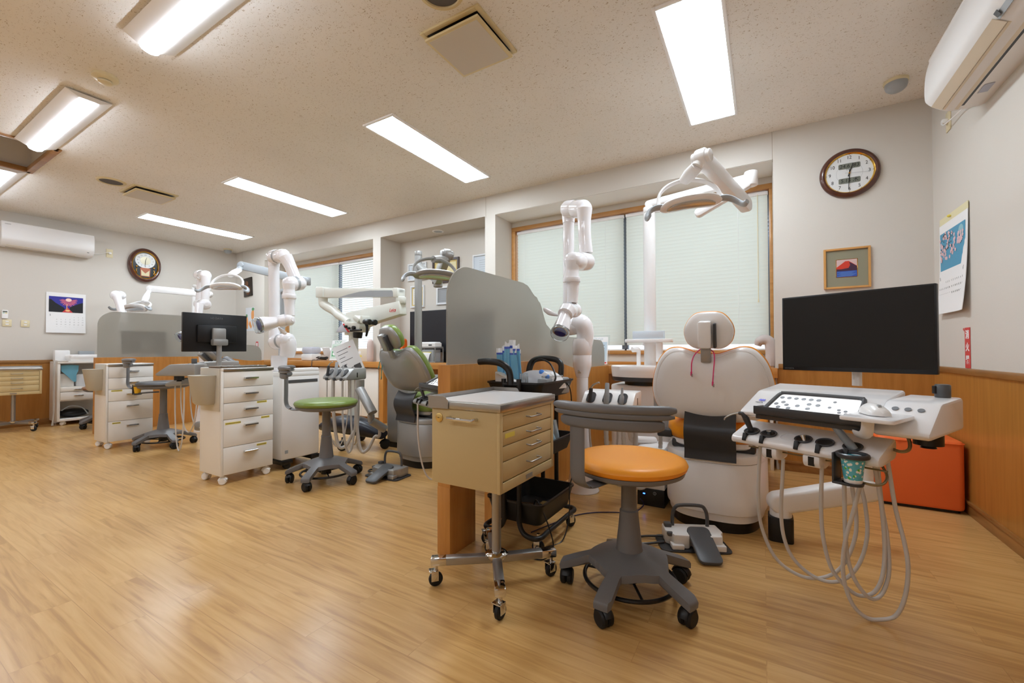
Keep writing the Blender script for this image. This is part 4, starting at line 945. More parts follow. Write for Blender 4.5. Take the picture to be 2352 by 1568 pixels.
# on the white suction machine between the second and third chair
t = thing('suction_machine', 'white boxy suction machine on casters behind the green topped stool', 'suction machine', (-3.36, 2.04, 0))
mb = MB(); mb.span((-.18, -.15, .07), (.19, .17, .715), .012); mb.span((-.18, -.15, .71), (.19, .17, .748), .01); mb.build('housing', M_white, t)
mb = MB(); mb.span((.1, -.1, .74), (.188, .168, .775), .01); mb.build('control_bump', M_white, t)
mb = MB(); mb.span((.189, -.1, .66), (.1915, .15, .685)); mb.build('air_slot', M_dgrey, t)
mb = MB(); mb.span((.1895, -.125, .12), (.1915, -.1, .145)); mb.build('badge', M_lgrey, t)
mb = MB(); mb.span((.05, -.155, .035), (.2, -.06, .07), .01); mb.span((.05, .09, .035), (.2, .17, .07), .01); mb.span((-.18, -.15, .035), (-.06, .17, .07), .01); mb.build('chassis', M_black, t)
for x, y in ((.17, -.1), (.17, .14), (-.14, -.1), (-.14, .14)): caster(t, x, y, 1.2, .027, top=.06)
B2 = (-3.38, 1.99, .748); d = 3.42
def col2(t):
    mb = MB(); mb.span((-.05, -.06, .0), (.05, .06, .03), .01); mb.build('base_plate', M_gloss, t)
suction_arm('white jointed suction arm with grey bands standing on the suction machine', B2, (0, 0, [(0, .75), (.056, .75), (.058, .79), (.061, .85), (.058, .875), (0, .875)]),
    [('tube', [atd(659, 818, d), atd(662, 800, d), atd(660, 785, d), atd(652, 779, d)], [.056, .06, .064, .06]),
     ('elbow', atd(664, 780, d-.02), atd(630, 786, d+.06), .06, 1),
     ('tube', [atd(630, 784, d+.06), atd(630, 700, d+.06), atd(629, 605, d+.06)], [.042, .041, .041]),
     ('tube', [atd(629, 612, d+.06), atd(629, 596, d+.06), atd(634, 584, d+.05)], [.043, .047, .052]),
     ('elbow', atd(626, 590, d+.05), atd(654, 588, d-.06), .056, 1),
     ('tube', [atd(656, 590, d-.09), atd(667, 612, d-.09), atd(681, 645, d-.1)], [.052, .044, .044]),
     ('elbow', atd(692, 650, d-.08), atd(660, 652, d-.2), .056, 1),
     ('tube', [atd(664, 652, d-.2), atd(664, 666, d-.2), atd(664, 678, d-.2)], [.047, .04, .048]),
     ('ring', atd(664, 676, d-.2), atd(664, 686, d-.2), .05, .05),
     ('tube', [atd(665, 685, d-.2), atd(665, 702, d-.2), atd(666, 725, d-.2)], [.042, .036, .036]),
     ('elbow', atd(668, 734, d-.22), atd(652, 736, d-.2), .044),
     ('tube', [atd(655, 736, d-.22), atd(640, 738, d-.24)], [.05, .044])],
    (atd(648, 736, d-.22), atd(600, 746, d-.32), .052), [atd(640, 752, d-.2), atd(645, 757, d-.2), atd(650, 761, d-.2), atd(655, 765, d-.2), atd(657, 767, d-.2)], col2)
# far ones, mostly hidden
B3 = (-5.545, 2.395, 0); d = 4.9
def floor3(B):
    def f(t):
        mb = MB(); mb.lathe([(0, 0), (.104, 0), (.1, .02), (.072, .22), (.04, .42), (.038, .8), (0, .8)], (B[0], B[1], 0), n=32); mb.build('floor_cone', M_gloss, t, True)
    return f
suction_arm('white folded suction arm rising behind the monitor seen from behind', B3, (0, 0, [(.038, .735), (.06, .8), (.063, .96), (0, .985)]),
    [('elbow', atd(474, 778, d), atd(455, 782, d+.12), .06), ('tube', [atd(455, 780, d+.13), atd(458, 700, d+.13), atd(462, 640, d+.13)], [.04, .04, .042]),
     ('elbow', atd(474, 633, d-.06), atd(456, 631, d+.1), .058),
     ('tube', [atd(473, 634, d-.1), atd(472, 660, d-.1), atd(471, 697, d-.1)], [.05, .04, .042]),
     ('elbow', atd(473, 699, d-.16), atd(457, 698, d), .058),
     ('tube', [atd(458, 699, d-.2), atd(456, 720, d-.24), atd(452, 755, d-.3)], [.045, .036, .034])],
    (atd(452, 760, d-.32), atd(418, 772, d-.45), .046), None, floor3(B3))
B4 = (-7.3, 2.26, 0); d = 5.62
suction_arm('white folded suction arm at the far left above the frosted screen', B4, (0, 0, [(.038, .735), (.06, .8), (.063, .96), (0, .985)]),
    [('elbow', atd(285, 790, d), atd(275, 790, d+.1), .06), ('tube', [atd(283, 785, d+.1), atd(283, 730, d+.1), atd(280, 684, d+.1)], [.04, .04, .042]),
     ('elbow', atd(278, 678, d), atd(264, 678, d-.15), .06),
     ('tube', [atd(268, 680, d-.15), atd(276, 705, d-.15), atd(284, 740, d-.15)], [.045, .04, .04])], None, None, floor3(B4))
# ------------------------------------------------------------------ far operating lights and the third and fourth chairs
op_light('grey operating light with a long arm over the third chair, behind the white suction arm', (-5.95, 3.54, 0), 1.78, .042, (M_lgrey, M_white),
    ((-5.95, 3.54, 1.78), aty(706, 645, 3.04)), aty(700, 645, 3.0), aty(556, 610, 2.6),
    aty(520, 658, 2.35), _R*.97+_F*.05, _U+_F*.5, aty(540, 632, 2.5))
op_light('white operating light on a low arm at the far left above the frosted screen', (-7.42, 3.06, 0), 1.88, .04, (M_white, M_white),
    ((-7.42, 3.06, 1.9), aty(478, 660, 3.02)), aty(480, 676, 3.0), aty(346, 663, 2.55),
    aty(312, 707, 2.3), _R*.97-_F*.05, _U*.6+_F*.8, aty(330, 690, 2.45))
M_grey = mat('grey_leather', (120, 122, 126), .4)
dental_chair('grey dental chair half hidden behind the monitor seen from behind', (-5.1, 2.88, 0), M_silver, M_silver, M_grey, 0, 42, .55)
dental_chair('dental chair dimly visible through the far frosted screen', (-7.08, 2.95, 0), M_silver, M_silver, M_grey, 0, 9, .6)
# ------------------------------------------------------------------ cabinet top: monitor on a pole and an instrument tray
monitor('black monitor seen from behind on the white drawer cabinet', (-3.455, 1.56, .7955), radians(-90), .42, .275, .25, .2, m_pole=M_silver)
t = thing('instrument_tray', 'steel instrument tray with a raised rim on the white drawer cabinet', 'tray', (-3.27, 1.6, .7955))
mb = MB(); mb.span((-.06, -.14, 0), (.11, .17, .003)); 
for x0, y0, x1, y1 in ((-.06, -.14, -.056, .17), (.106, -.14, .11, .17), (-.06, -.14, .11, -.136), (-.06, .166, .11, .17)): mb.span((x0, y0, 0), (x1, y1, .012), .001)
mb.build('tray', M_steel, t)
for k, y in enumerate((-.09, -.06, .1)):
    u = thing('hand_instrument', ('slim steel probe lying nearest the front of the tray', 'slim steel mirror handle lying second on the tray', 'slim steel tweezers lying at the back of the tray')[k], 'instrument', (-3.26, 1.6+y, .8), .3*k, 'hand instruments on the steel tray')
    mb = MB(); mb.tube([(-.05, 0, .003), (.04, 0, .003), (.055, .002, .006), (.062, .008, .012)], [.0028, .0032, .002, .001], n=8, sub=4); mb.build('shaft', M_chrome, u)

# ------------------------------------------------------------------ second and third consoles, partly hidden
def silver_unit(label, o, rz, dz, hoses, cup_m=None, mouse=False):
    t = thing('delivery_unit', label, 'dental unit', (o[0], o[1], 0), rz)
    M0 = Matrix.Translation((0, 0, dz))
    before = set(bpy.data.objects)
    M_s = M_silver
    console(t, .40, True, M_s); h = holder_bar(t, (.028, .09, .205, .27, .347), -.06, .425, M_con=M_s)
    syringe(h, (.02, .014, .604))
    for ch in set(bpy.data.objects)-before:
        if ch.type == 'MESH': ch.data.transform(M0)
    mb = MB(); mb.cyl((.2, .22, .25+dz), (.2, .22, .66+dz), .03, n=20); mb.span((.1, .12, .2), (.3, .8, .28), .02); mb.build('arm', M_silver, t)
    for pts in hoses:
        mb = MB(); mb.tube(pts, .0055, n=8, sub=6); mb.build('hose', M_hose, t, True)
    return t
def droop(a, b, zb, k=0):
    a, b = Vector(a), Vector(b); m = (a+b)/2; q = (b-a)
    return [a, a+q*.02+Vector((0, 0, (zb-a.z)*.45)), a+q*.2+Vector((0, 0, (zb-a.z)*.85)), Vector((m.x, m.y, zb)), b-q*.2+Vector((0, 0, (zb-b.z)*.85)), b-q*.02+Vector((0, 0, (zb-b.z)*.45)), b]
o2 = atz(949, 891, .66)
silver_unit('silver dentist console partly hidden behind the wooden partition and beige cart', (o2.x+.04, o2.y+.03), DR, 0, [droop((o2.x+.06, o2.y-.02, .56), (o2.x+.2, o2.y+.1, .56), .06)])
monitor('black monitor seen dimly through the frosted screen beside the green dental chair', (-1.6, 2.2, .76), DR, .5, .32, .24, .2, logo=True)
o3 = Vector((-4.62, 2.02, 0))
def P3(x, y, z): return Vector((o3.x, o3.y, 0))+Matrix.Rotation(-1.12, 3, 'Z') @ Vector((x, y, z))
silver_unit('silver dentist console with looping hoses between the two white drawer cabinets', (o3.x, o3.y), -1.12, .055,
    [droop(P3(.38, .02, .62), P3(.44, .16, .6), .05), droop(P3(.3, .0, .62), P3(.4, .24, .6), .2), droop(P3(.2, .0, .62), P3(.36, .3, .6), .22), droop(P3(.1, .0, .62), P3(.3, .33, .6), .2)])
drawer_cabinet('white drawer cabinet hidden behind the far frosted screen', (-6.74, 2.22, 0), {})
monitor('black monitor dimly visible through the far frosted screen', (-6.72, 2.22, .7955), radians(-90), .45, .29, .23, .2, m_pole=M_silver)
dental_stool('grey topped dental stool in front of the silver console between the drawer cabinets', (-4.98, 1.80, 0), 0, M_dgrey, legs0=-72, back=-20, seat_h=.62)
c3 = atd(316, 903, 3.95)
t = thing('cup_holder', 'dark cup holder clipped beside the grey topped stool', 'holder', c3)
mb = MB(); mb.lathe([(0, -.012), (.03, -.012), (.03, .0), (.0, .0)], n=20); mb.span((-.036, -.03, -.012), (-.029, .03, .08), .002); mb.tube([(.036*cos(radians(k)), .036*sin(radians(k)), .07) for k in range(0, 360, 20)], .005, n=8, closed=True, sub=2); mb.tube([(.03, 0, .0), (.12, .04, .01), (.2, .09, .015)], .007, n=8); mb.build('bracket', M_charcoal, t)
t = thing('paper_cup', 'yellow patterned paper cup in the dark holder beside the grey topped stool', 'cup', c3)
mb = MB(); mb.lathe([(0, .001), (.022, .001), (.031, .076), (.032, .08), (.03, .08), (.021, .006), (0, .006)], n=28); mb.build('cup', mat('yellow_cup_paper', (238, 186, 40), .5), t)
# ------------------------------------------------------------------ assistant's holders
def assistant_holder(label, o, m, hose_pts, arm=None):
    t = thing('assistant_holder', label, 'instrument holder', o, 0, 'assistant instrument holders')
    mb = MB(); mb.prism([(0, 0), (-.004, .012), (.0, .025), (.06, .085), (.075, .092), (.2, .096), (.2, .01), (.19, 0)], .31, 'yz', -.155, .006); b = mb.build('body', m, t, ang=35)
    mb = MB(); mb.use(M_black); mb.span((.153, .1, .02), (.1565, .11, .06)); mb.build('slot', None, b)
    kinds = ((-.1, .0115, 0), (0.0, .014, 1), (.09, .0095, 2))
    for x, r, k in kinds:
        mb = MB(); mb.prism(rrect(-.027, -.04, .027, .04, .024), .004, 'xy', 0, 0, 2, frameM((x, .03, .058), (1, 0, 0), (0, .7, .7))); mb.span((x-.014, -.012, -.006), (x+.014, .02, .018), .004); mb.build('holder_cup', M_charcoal, b)
        mb = MB(); z0 = .03
        if k == 0: mb.use(M_charcoal); mb.tube([(x, .0, z0), (x+.004, .008, .08), (x+.006, .01, .115)], [.01, .012, .012], n=10); mb.use(M_steel); mb.tube([(x+.006, .01, .118), (x+.02, .012, .135), (x+.05, .014, .15), (x+.058, .014, .145)], [.006, .005, .004, .003], n=8)
        elif k == 1: mb.use(M_lgrey); mb.lathe([(0, 0), (.013, 0), (.0165, .01), (.0165, .06), (.013, .075), (.0125, .125), (.01, .13), (0, .13)], (x, .005, .02), (.02, .12, 1), 20)
        else: mb.use(M_lgrey); mb.lathe([(0, 0), (.011, 0), (.013, .01), (.0125, .045), (.008, .055), (.0065, .095), (0, .096)], (x, .005, .03), (.02, .12, 1), 20)
        mb.build(('syringe', 'suction_tip', 'saliva_tip')[k], None, b)
    for pts, r, rb in hose_pts:
        mb = MB(); mb.tube(pts, r, n=12, sub=14 if rb else 6, rib=.14 if rb else None); mb.build('hose', M_hose, t, True)
    if arm:
        for p, q, r in arm: 
            mb = MB(); p, q = Vector(p), Vector(q); mb.tube([p, (p+q)/2, q], r, n=16, sub=3, flat=.75); mb.build('arm', m, t, True)
    return t
h1 = Vector((-.79, 2.4, .57))
assistant_holder("white instrument holder with three handpieces behind the orange dental stool", h1, M_white,
    [(droop(h1+Vector((0, .0, -.005)), h1+Vector((.13, .16, -.04)), .12), .013, 1), (droop(h1+Vector((-.1, 0, -.005)), h1+Vector((.02, .16, -.05)), .13), .006, 0), (droop(h1+Vector((.1, 0, -.005)), h1+Vector((.27, .17, -.1)), .12), .011, 1)],
    [(h1+Vector((.08, .14, .0)), h1+Vector((.1, .19, -.2)), .025), (h1+Vector((.1, .19, -.2)), h1+Vector((.2, .32, -.22)), .03)])
h2 = Vector((-3.1, 2.3, .668))
a2 = [aty(u, v, 2.38) for u, v in ((828, 872), (828, 890), (822, 893), (856, 945), (852, 958), (868, 980))]
assistant_holder("silver instrument holder with three handpieces behind the green topped stool", h2, M_silver,
    [(droop(h2+Vector((-.02, 0, 0)), aty(800, 1000, 2.4)+Vector((.05, .05, .2)), .1), .014, 0), (droop(h2+Vector((.1, 0, 0)), h2+Vector((.12, .12, 0)), .06), .009, 0), (droop(h2+Vector((-.1, 0, 0)), h2+Vector((.0, .14, 0)), .09), .005, 0), (droop(h2+Vector((.14, .1, 0)), aty(872, 980, 2.5), .08), .013, 0), (droop(h2+Vector((.12, .15, 0)), h2+Vector((-.05, .2, 0)), .1), .009, 0)],
    [(a2[0], a2[1], .035), (aty(826, 893, 2.36), aty(856, 948, 2.36), .042), (aty(852, 952, 2.4), aty(853, 968, 2.4), .032), (aty(853, 966, 2.4), aty(884, 985, 2.5), .045)])
# ------------------------------------------------------------------ foot pedals
def foot_pedal(label, loc, rz, m, cable):
    t = thing('foot_pedal', label, 'foot pedal', loc, rz, 'dental unit foot pedals')
    mb = MB(); mb.prism(rrect(-.155, -.075, .155, .1, .03), .008, 'xy', 0, .002); mb.build('base_plate', M_charcoal, t)
    mb = MB(); mb.prism([(.13, .085), (-.12, .085), (-.125, .0), (-.105, -.015), (-.095, -.05), (-.03, -.055), (-.02, -.03), (.05, -.035), (.06, -.06), (.115, -.055), (.12, -.02), (.135, .0)], .062, 'xy', .008, .008); b = mb.build('housing', m, t, ang=35)
    mb = MB(); mb.span((-.11, -.068, .008), (-.055, -.02, .03), .005); mb.build('step', m, b); mb = MB(); mb.span((.07, -.072, .008), (.125, -.03, .034), .005); mb.build('step', m, b)
    mb = MB(); M = Matrix.Translation((.02, -.03, .07)) @ Matrix.Rotation(radians(20), 4, 'X'); mb.prism(rrect(-.05, -.17, .05, .04, .025), .016, 'xy', -.01, .004, 2, M); mb.build('pedal', M_dgrey, t)
    mb = MB(); mb.tube([(-.075, .06, .06), (-.075, .06, .115), (-.065, .06, .15), (-.04, .06, .166), (.05, .06, .166), (.075, .06, .15), (.085, .06, .115), (.085, .06, .06)], .0085, n=10, sub=4); mb.build('carrying_handle', M_dgrey, t)
    mb = MB(); mb.span((-.118, .03, .068), (-.085, .065, .088), .006); mb.build('switch', M_dgrey, b)
    mb = MB(); mb.span((-.12, -.03, .05), (-.09, -.005, .07), .008); mb.build('side_switch', M_dgrey, b)
    mb = MB(); mb.tube(cable, .006, n=8); mb.build('cable', M_charcoal, t)
    return t
foot_pedal('white foot pedal with a grey tread and carrying handle before the orange chair', (-.29, 2.13, 0), radians(25), M_white, [(-.12, .05, .02), (-.2, .06, .012), (-.26, .04, .01), (-.28, .0, .01), (-.23, -.02, .01), (-.13, -.0, .014)])
foot_pedal('silver foot pedal with a grey tread and carrying handle before the green chair', (-2.36, 2.19, 0), radians(4), M_silver, [(-.12, .05, .02), (-.17, .07, .012), (-.21, .05, .01), (-.19, .01, .01), (-.13, .0, .014)])
# ------------------------------------------------------------------ black three-tier trolley and its load
T0 = Vector((-.99, 1.86, 0))
t = thing('utility_trolley', 'black three-tier trolley with tube handles between the beige cart and partition', 'trolley', T0)
def tray(z, h, floor=.004):
    mb = MB(); x, y = .145, .19
    o_ = rrect(-x, -y, x, y, .03, 5); i_ = rrect(-x+.004, -y+.004, x-.004, y-.004, .027, 5); lo = rrect(-x+.02, -y+.02, x-.02, y-.02, .03, 5)
    li = rrect(-x+.024, -y+.024, x-.024, y-.024, .027, 5); ri = rrect(-x-.006, -y-.006, x+.006, y+.006, .034, 5)
    mb.loft([[(a, b, z-h+floor) for a, b in li], [(a, b, z-.006) for a, b in i_], [(a, b, z) for a, b in i_], [(a, b, z) for a, b in ri], [(a, b, z-.008) for a, b in ri], [(a, b, z-.01) for a, b in o_], [(a, b, z-h) for a, b in lo]])
    return mb
tray(.765, .075).build('tray', M_blackm, t); tray(.49, .075).build('tray', M_blackm, t); tray(.225, .1).build('tray', M_blackm, t)
for s in (-1, 1):
    mb = MB(); y = s*.2
    mb.tube([(-.145, s*.13, .09), (-.145, s*.19, .088), (-.12, s*.215, .088), (-.07, s*.208, .095), (-.042, y, .13), (-.04, y, .2), (-.04, y, .6), (-.04, y, .78)], .0115, n=12, sub=6)
    mb.tube([(.145, s*.13, .09), (.145, s*.19, .088), (.12, s*.215, .088), (.07, s*.208, .095), (.042, y, .13), (.04, y, .2), (.04, y, .6), (.04, y, .78)], .0115, n=12, sub=6); mb.build('upright', M_blackm, t)
    mb = MB(); mb.cyl((s*.145, -.14, .09), (s*.145, .14, .09), .0115, n=12); mb.build('base_tube', M_blackm, t)
mb = MB(); mb.tube([(.0, -.205, .755), (.0, -.212, .8), (-.006, -.225, .83), (-.04, -.235, .853), (-.1, -.24, .86), (-.15, -.24, .858)], .0155, n=14, sub=6); mb.cyl((-.04, -.2, .755), (.04, -.2, .755), .012, n=10); mb.build('handle', M_black, t)
mb = MB(); mb.tube([(.06, .205, .75), (.06, .22, .8), (.05, .235, .84), (.01, .24, .862), (-.08, .24, .865), (-.13, .235, .84), (-.135, .21, .78)], .0155, n=14, sub=6); mb.build('handle', M_black, t)
for x, y, a in ((-.14, -.19, .8), (.11, -.15, .3), (.125, .19, 1.1), (-.14, .17, 1.9)): caster(t, x, y, a, .028, twin=False, metal=True, top=.085)
TT = T0+Vector((0, 0, .694))
t = thing('pouch_bin', 'white slanted bin holding blue pouches on the trolley top', 'bin', TT+Vector((-.07, -.09, 0)))
mb = MB(); mb.prism([(-.055, 0), (-.06, .11), (-.056, .114), (.055, .07), (.058, .066), (.052, 0)], .1, 'xz', -.05, .006); mb.build('bin', M_white, t)
M_pouch = mat('blue_pouch_film', (120, 188, 226), .25); M_pedge = mat('pouch_printed_edge', (236, 240, 244), .5); M_pband = mat('pouch_blue_band', (88, 116, 214), .5)
for k in range(8):
    fx = -.05+.0135*k; ph = random.uniform(-.12, .1); Ln = random.uniform(.15, .2)
    u = thing('sterile_pouch', ('wide', 'tall', 'narrow', 'leaning', 'middle', 'upright', 'curled', 'rear')[k]+' blue sterile pouch standing in the white bin, '+('first', 'second', 'third', 'fourth', 'fifth', 'sixth', 'seventh', 'last')[k]+' from the left', 'pouch', TT+Vector((-.068+fx, -.09+.012*(k % 3-1), .07)), .5*random.uniform(-1, 1)+.3, 'blue sterile pouches in the white bin')
    w = random.uniform(.014, .02)
    def col(z, ww, off): return [(-ww+off+ph*z, 0, z), (ww+off+ph*z, 0, z)]
    mb = MB(); mb.sheet([[(x+ph*z, .003*math.sin(x*200+k), z) for x in (-w, -w*.3, w*.3, w)] for z in [Ln*.8*i/6 for i in range(7)]], .003); p_ = mb.build('pouch', M_pouch, u)
    mb = MB(); mb.sheet([[(x+ph*z, .004*math.sin(x*200+k)-.0004, z) for x in (-w, -w*.3, w*.3, w)] for z in (Ln*.8, Ln*.83, Ln*.86)], .003); mb.build('printed_band', M_pband, u)
    mb = MB(); mb.sheet([[(x+ph*z, .004*math.sin(x*200+k)+.006*(z/Ln-.86)*8, z-(.01 if abs(x) < w*.5 and k % 2 else 0)*(1 if z == Ln else 0)) for x in (-w, -w*.3, w*.3, w)] for z in (Ln*.86, Ln*.93, Ln)], .002); mb.build('paper_edge', M_pedge, u)
t = thing('curing_device', 'white domed device with blue knobs on the trolley top', 'device', TT+Vector((.03, .06, .03)), radians(-10))
mb = MB(); secs = []
for k in range(17):
    f = -1+2*k/16; x = .11*f; hgt = .012+.075*math.sqrt(max(0, 1-((f+.15)/1.16)**2)); w = .06*(1-.15*abs(f))
    secs.append([(x, w*cos(a), max(0, min(hgt, hgt*1.6*sin(a))) if sin(a) > 0 else 0) for a in [2*pi*j/24 for j in range(24)]])
mb.loft(secs); mb.span((-.1, -.05, -.03), (.08, .05, .0), .004); b = mb.build('housing', M_gloss, t)
for x, z in ((.06, .06), (.02, .085)):
    mb = MB(); mb.lathe([(0, 0), (.014, 0), (.013, .012), (.004, .02), (0, .02)], (x, -.035, z-.012), (.3, -.4, .8), 16); mb.build('knob', mat('blue_knob', (70, 140, 232), .4), b)
c = thing('power_cable', 'thick black cable looping above the white domed device', 'cable', TT+Vector((.03, .1, .05)))
mb = MB(); mb.tube([Vector(p)+TT for p in ((-.06, .1, .1), (-.04, .1, .15), (.0, .09, .17), (.06, .07, .155), (.1, .04, .12), (.125, .01, .085), (.12, .0, .06))], .0045, n=10); mb.build('cable', M_black, c, True)
t = thing('tip_pack', 'clear bag of white tips upright on the trolley top', 'bag', TT+Vector((.02, -.12, .0)))
mb = MB()
for k in range(6): mb.cyl((-.014+.006*k, .004*(k % 2), 0), (-.016+.007*k, .004*(k % 2), .105-.006*(k % 3)), .0028, n=8)
mb.build('tips', M_paper, t)
mb = MB(); mb.lathe([(.022, 0), (.026, .05), (.022, .11), (.0215, .11), (.0255, .05), (.0215, 0)], n=18, sy=.6); mb.build('bag', M_hood, t)
t = thing('instrument_case', 'grey slanted case with a clear lid at the right of the trolley top', 'case', TT+Vector((.095, .06, .03)), radians(-12))
mb = MB(); mb.span((-.03, -.1, -.03), (.03, .09, .05), .008); mb.build('case', M_lgrey, t)
mb = MB(); mb.span((-.02, -.08, .05), (.025, .04, .062), .003); mb.build('lid', M_hood, t)
TM = T0+Vector((0, 0, .42)); TB = T0+Vector((0, 0, .13))
for k, (x, y) in enumerate(((.06, -.1), (.09, .0), (.07, .1), (0, -.05))):
    u = thing('glove_bag', 'pale blue plastic bag in the trolley middle tray, '+('nearest', 'second', 'third', 'farthest left')[k]+' of four', 'bag', TM+Vector((x, y, 0)), k*.7, 'blue bags in the middle tray')
    mb = MB(); b_ = []
    for i in range(9):
        f = i/8; r = .038*(1-.5*f**2); b_.append([(r*cos(q)*(1+.25*sin(3*q+i)), r*.7*sin(q)*(1+.2*cos(4*q+k+i)), .135*f) for q in [2*pi*j/18 for j in range(18)]])
    mb.loft(b_); mb.build('bag', mat('pale_blue_film', (170, 205, 224), .3, trans=.2) if k % 2 else mat('clear_blue_film', (206, 222, 230), .25, trans=.35), u)
t = thing('power_adapter', 'flat black power adapter lying in the trolley bottom tray', 'adapter', TB+Vector((.02, -.07, 0)), .3)
mb = MB(); mb.span((-.06, -.05, 0), (.06, .05, .04), .012); mb.build('housing', M_black, t)
t = thing('woven_mat', 'tan woven mat on the trolley bottom tray', 'mat', TB+Vector((.05, .05, -.003)))
mb = MB(); mb.span((-.05, -.09, 0), (.05, .07, .004)); mb.build('mat', wood('woven_straw', (150, 116, 52), (90, 66, 28), .7, (40, 40, 1)), t)
c = thing('power_cable', 'thin black cable hanging from the trolley bottom tray to the floor', 'cable', T0+Vector((.1, -.1, .2)))
mb = MB(); mb.tube([T0+Vector(p) for p in ((.05, -.08, .18), (.1, -.14, .228), (.155, -.16, .16), (.19, -.16, .05), (.17, -.2, .008), (.12, -.22, .006), (.1, -.18, .006))], .003, n=8)
mb.tube([T0+Vector(p) for p in ((.13, .1, .76), (.157, .12, .7), (.158, .13, .5), (.16, .13, .3), (.157, .1, .23), (.17, .06, .1), (.16, .0, .006), (.12, -.1, .006))], .003, n=8); mb.build('cable', M_black, c, True)
c = thing('floor_cable', 'thin dark blue cable running across the floor behind the orange stool', 'cable', (-.75, 2.3, 0))
mb = MB(); mb.tube([atz(u, v, .004) for u, v in ((1220, 1222), (1262, 1205), (1315, 1185), (1360, 1177), (1415, 1176), (1450, 1180), (1478, 1160))]+[Vector((-.62, 2.5, .05))], .003, n=8); mb.build('cable', mat('navy_cable', (38, 36, 78), .5), c, True)
# ------------------------------------------------------------------ ceiling fittings
M_cream = mat('aged_cream_plastic', (214, 196, 150), .5); M_vpanel = mat('vent_panel', (208, 200, 188), .6); M_grille = mat('speaker_grille', (92, 88, 84), .7)
def vent(label, c):
    t = thing('ceiling_vent', label, 'vent', (c[0], c[1], H), 0, 'square ceiling vents')
    mb = MB()
    for a, b_, c_, d in ((-.19, -.19, -.165, .19), (.165, -.19, .19, .19), (-.165, -.19, .165, -.165), (-.165, .165, .165, .19)): mb.span((a, b_, -.012), (c_, d, .002), .002)
    mb.build('frame', M_cream, t)
    mb = MB(); mb.span((-.165, -.165, -.004), (.165, .165, .001)); mb.build('duct', M_black, t)
    mb = MB(); mb.span((-.172, -.172, -.044), (.172, .172, -.03), .004); p_ = mb.build('panel_rim', M_cream, t)
    mb = MB(); mb.span((-.155, -.155, -.0455), (.155, .155, -.043)); mb.build('panel', M_vpanel, p_)
vent('square ceiling vent nearest the camera at the top of the photo', (-1.365, 1.855)); vent('square ceiling vent far away between the two rows of lights', (-5.62, 1.89))
def speaker(label, c):
    t = thing('ceiling_speaker', label, 'speaker', (c[0], c[1], H), 0, 'round ceiling speakers')
    mb = MB(); mb.lathe([(.088, -.004), (.092, -.012), (.108, -.01), (.114, 0), (.088, 0)], n=48); mb.build('rim', M_cream, t)
    mb = MB(); mb.lathe([(0, -.007), (.088, -.006), (.088, -.001), (0, -.001)], n=40); mb.build('grille', M_grille, t)
speaker('round ceiling speaker cut off at the top edge of the photo', (-1.285, 1.515)); speaker('round ceiling speaker beside the far square vent', (-5.545, 1.56))
t = thing('smoke_detector', 'round cream smoke detector with dark slots on the left of the ceiling', 'detector', (-3.46, .94, H))
mb = MB(); mb.lathe([(.062, 0), (.063, -.016), (.05, -.026), (.035, -.028), (.035, -.03)], n=40); mb.lathe([(.036, -.033), (.034, -.042), (.02, -.047), (0, -.048)], n=32); mb.build('housing', M_ivory, t)
mb = MB(); mb.lathe([(.0335, -.026), (.0335, -.036)], n=32); mb.build('vent_slot', M_black, t)
for x, y, l in ((.735, 3.5, 'white dome heat detector on the ceiling near the right corner'), (-7.6, 3.6, 'white dome heat detector in the far left ceiling corner')):
    t = thing('heat_detector', l, 'detector', (x, y, H), 0, 'white dome heat detectors')
    mb = MB(); mb.lathe([(.062, 0), (.062, -.014), (.058, -.018), (0, -.018)], n=36); mb.build('base', M_ivory, t)
    mb = MB(); mb.lathe([(.056, -.018), (.056, -.034), (.05, -.052), (.034, -.066), (.016, -.072), (0, -.073)], n=36); mb.build('dome', M_lgrey, t)
p = atz(1006, 531, HT)
t = thing('downlight', 'small round downlight in the niche ceiling, switched off', 'light', (p.x, p.y, HT))
mb = MB(); mb.lathe([(.05, -.001), (.055, -.008), (.068, -.006), (.072, 0), (.05, 0)], n=36); mb.build('rim', M_white, t); mb = MB(); mb.lathe([(0, -.004), (.05, -.004), (.05, 0), (0, 0)], n=30); mb.build('lens', M_lgrey, t)
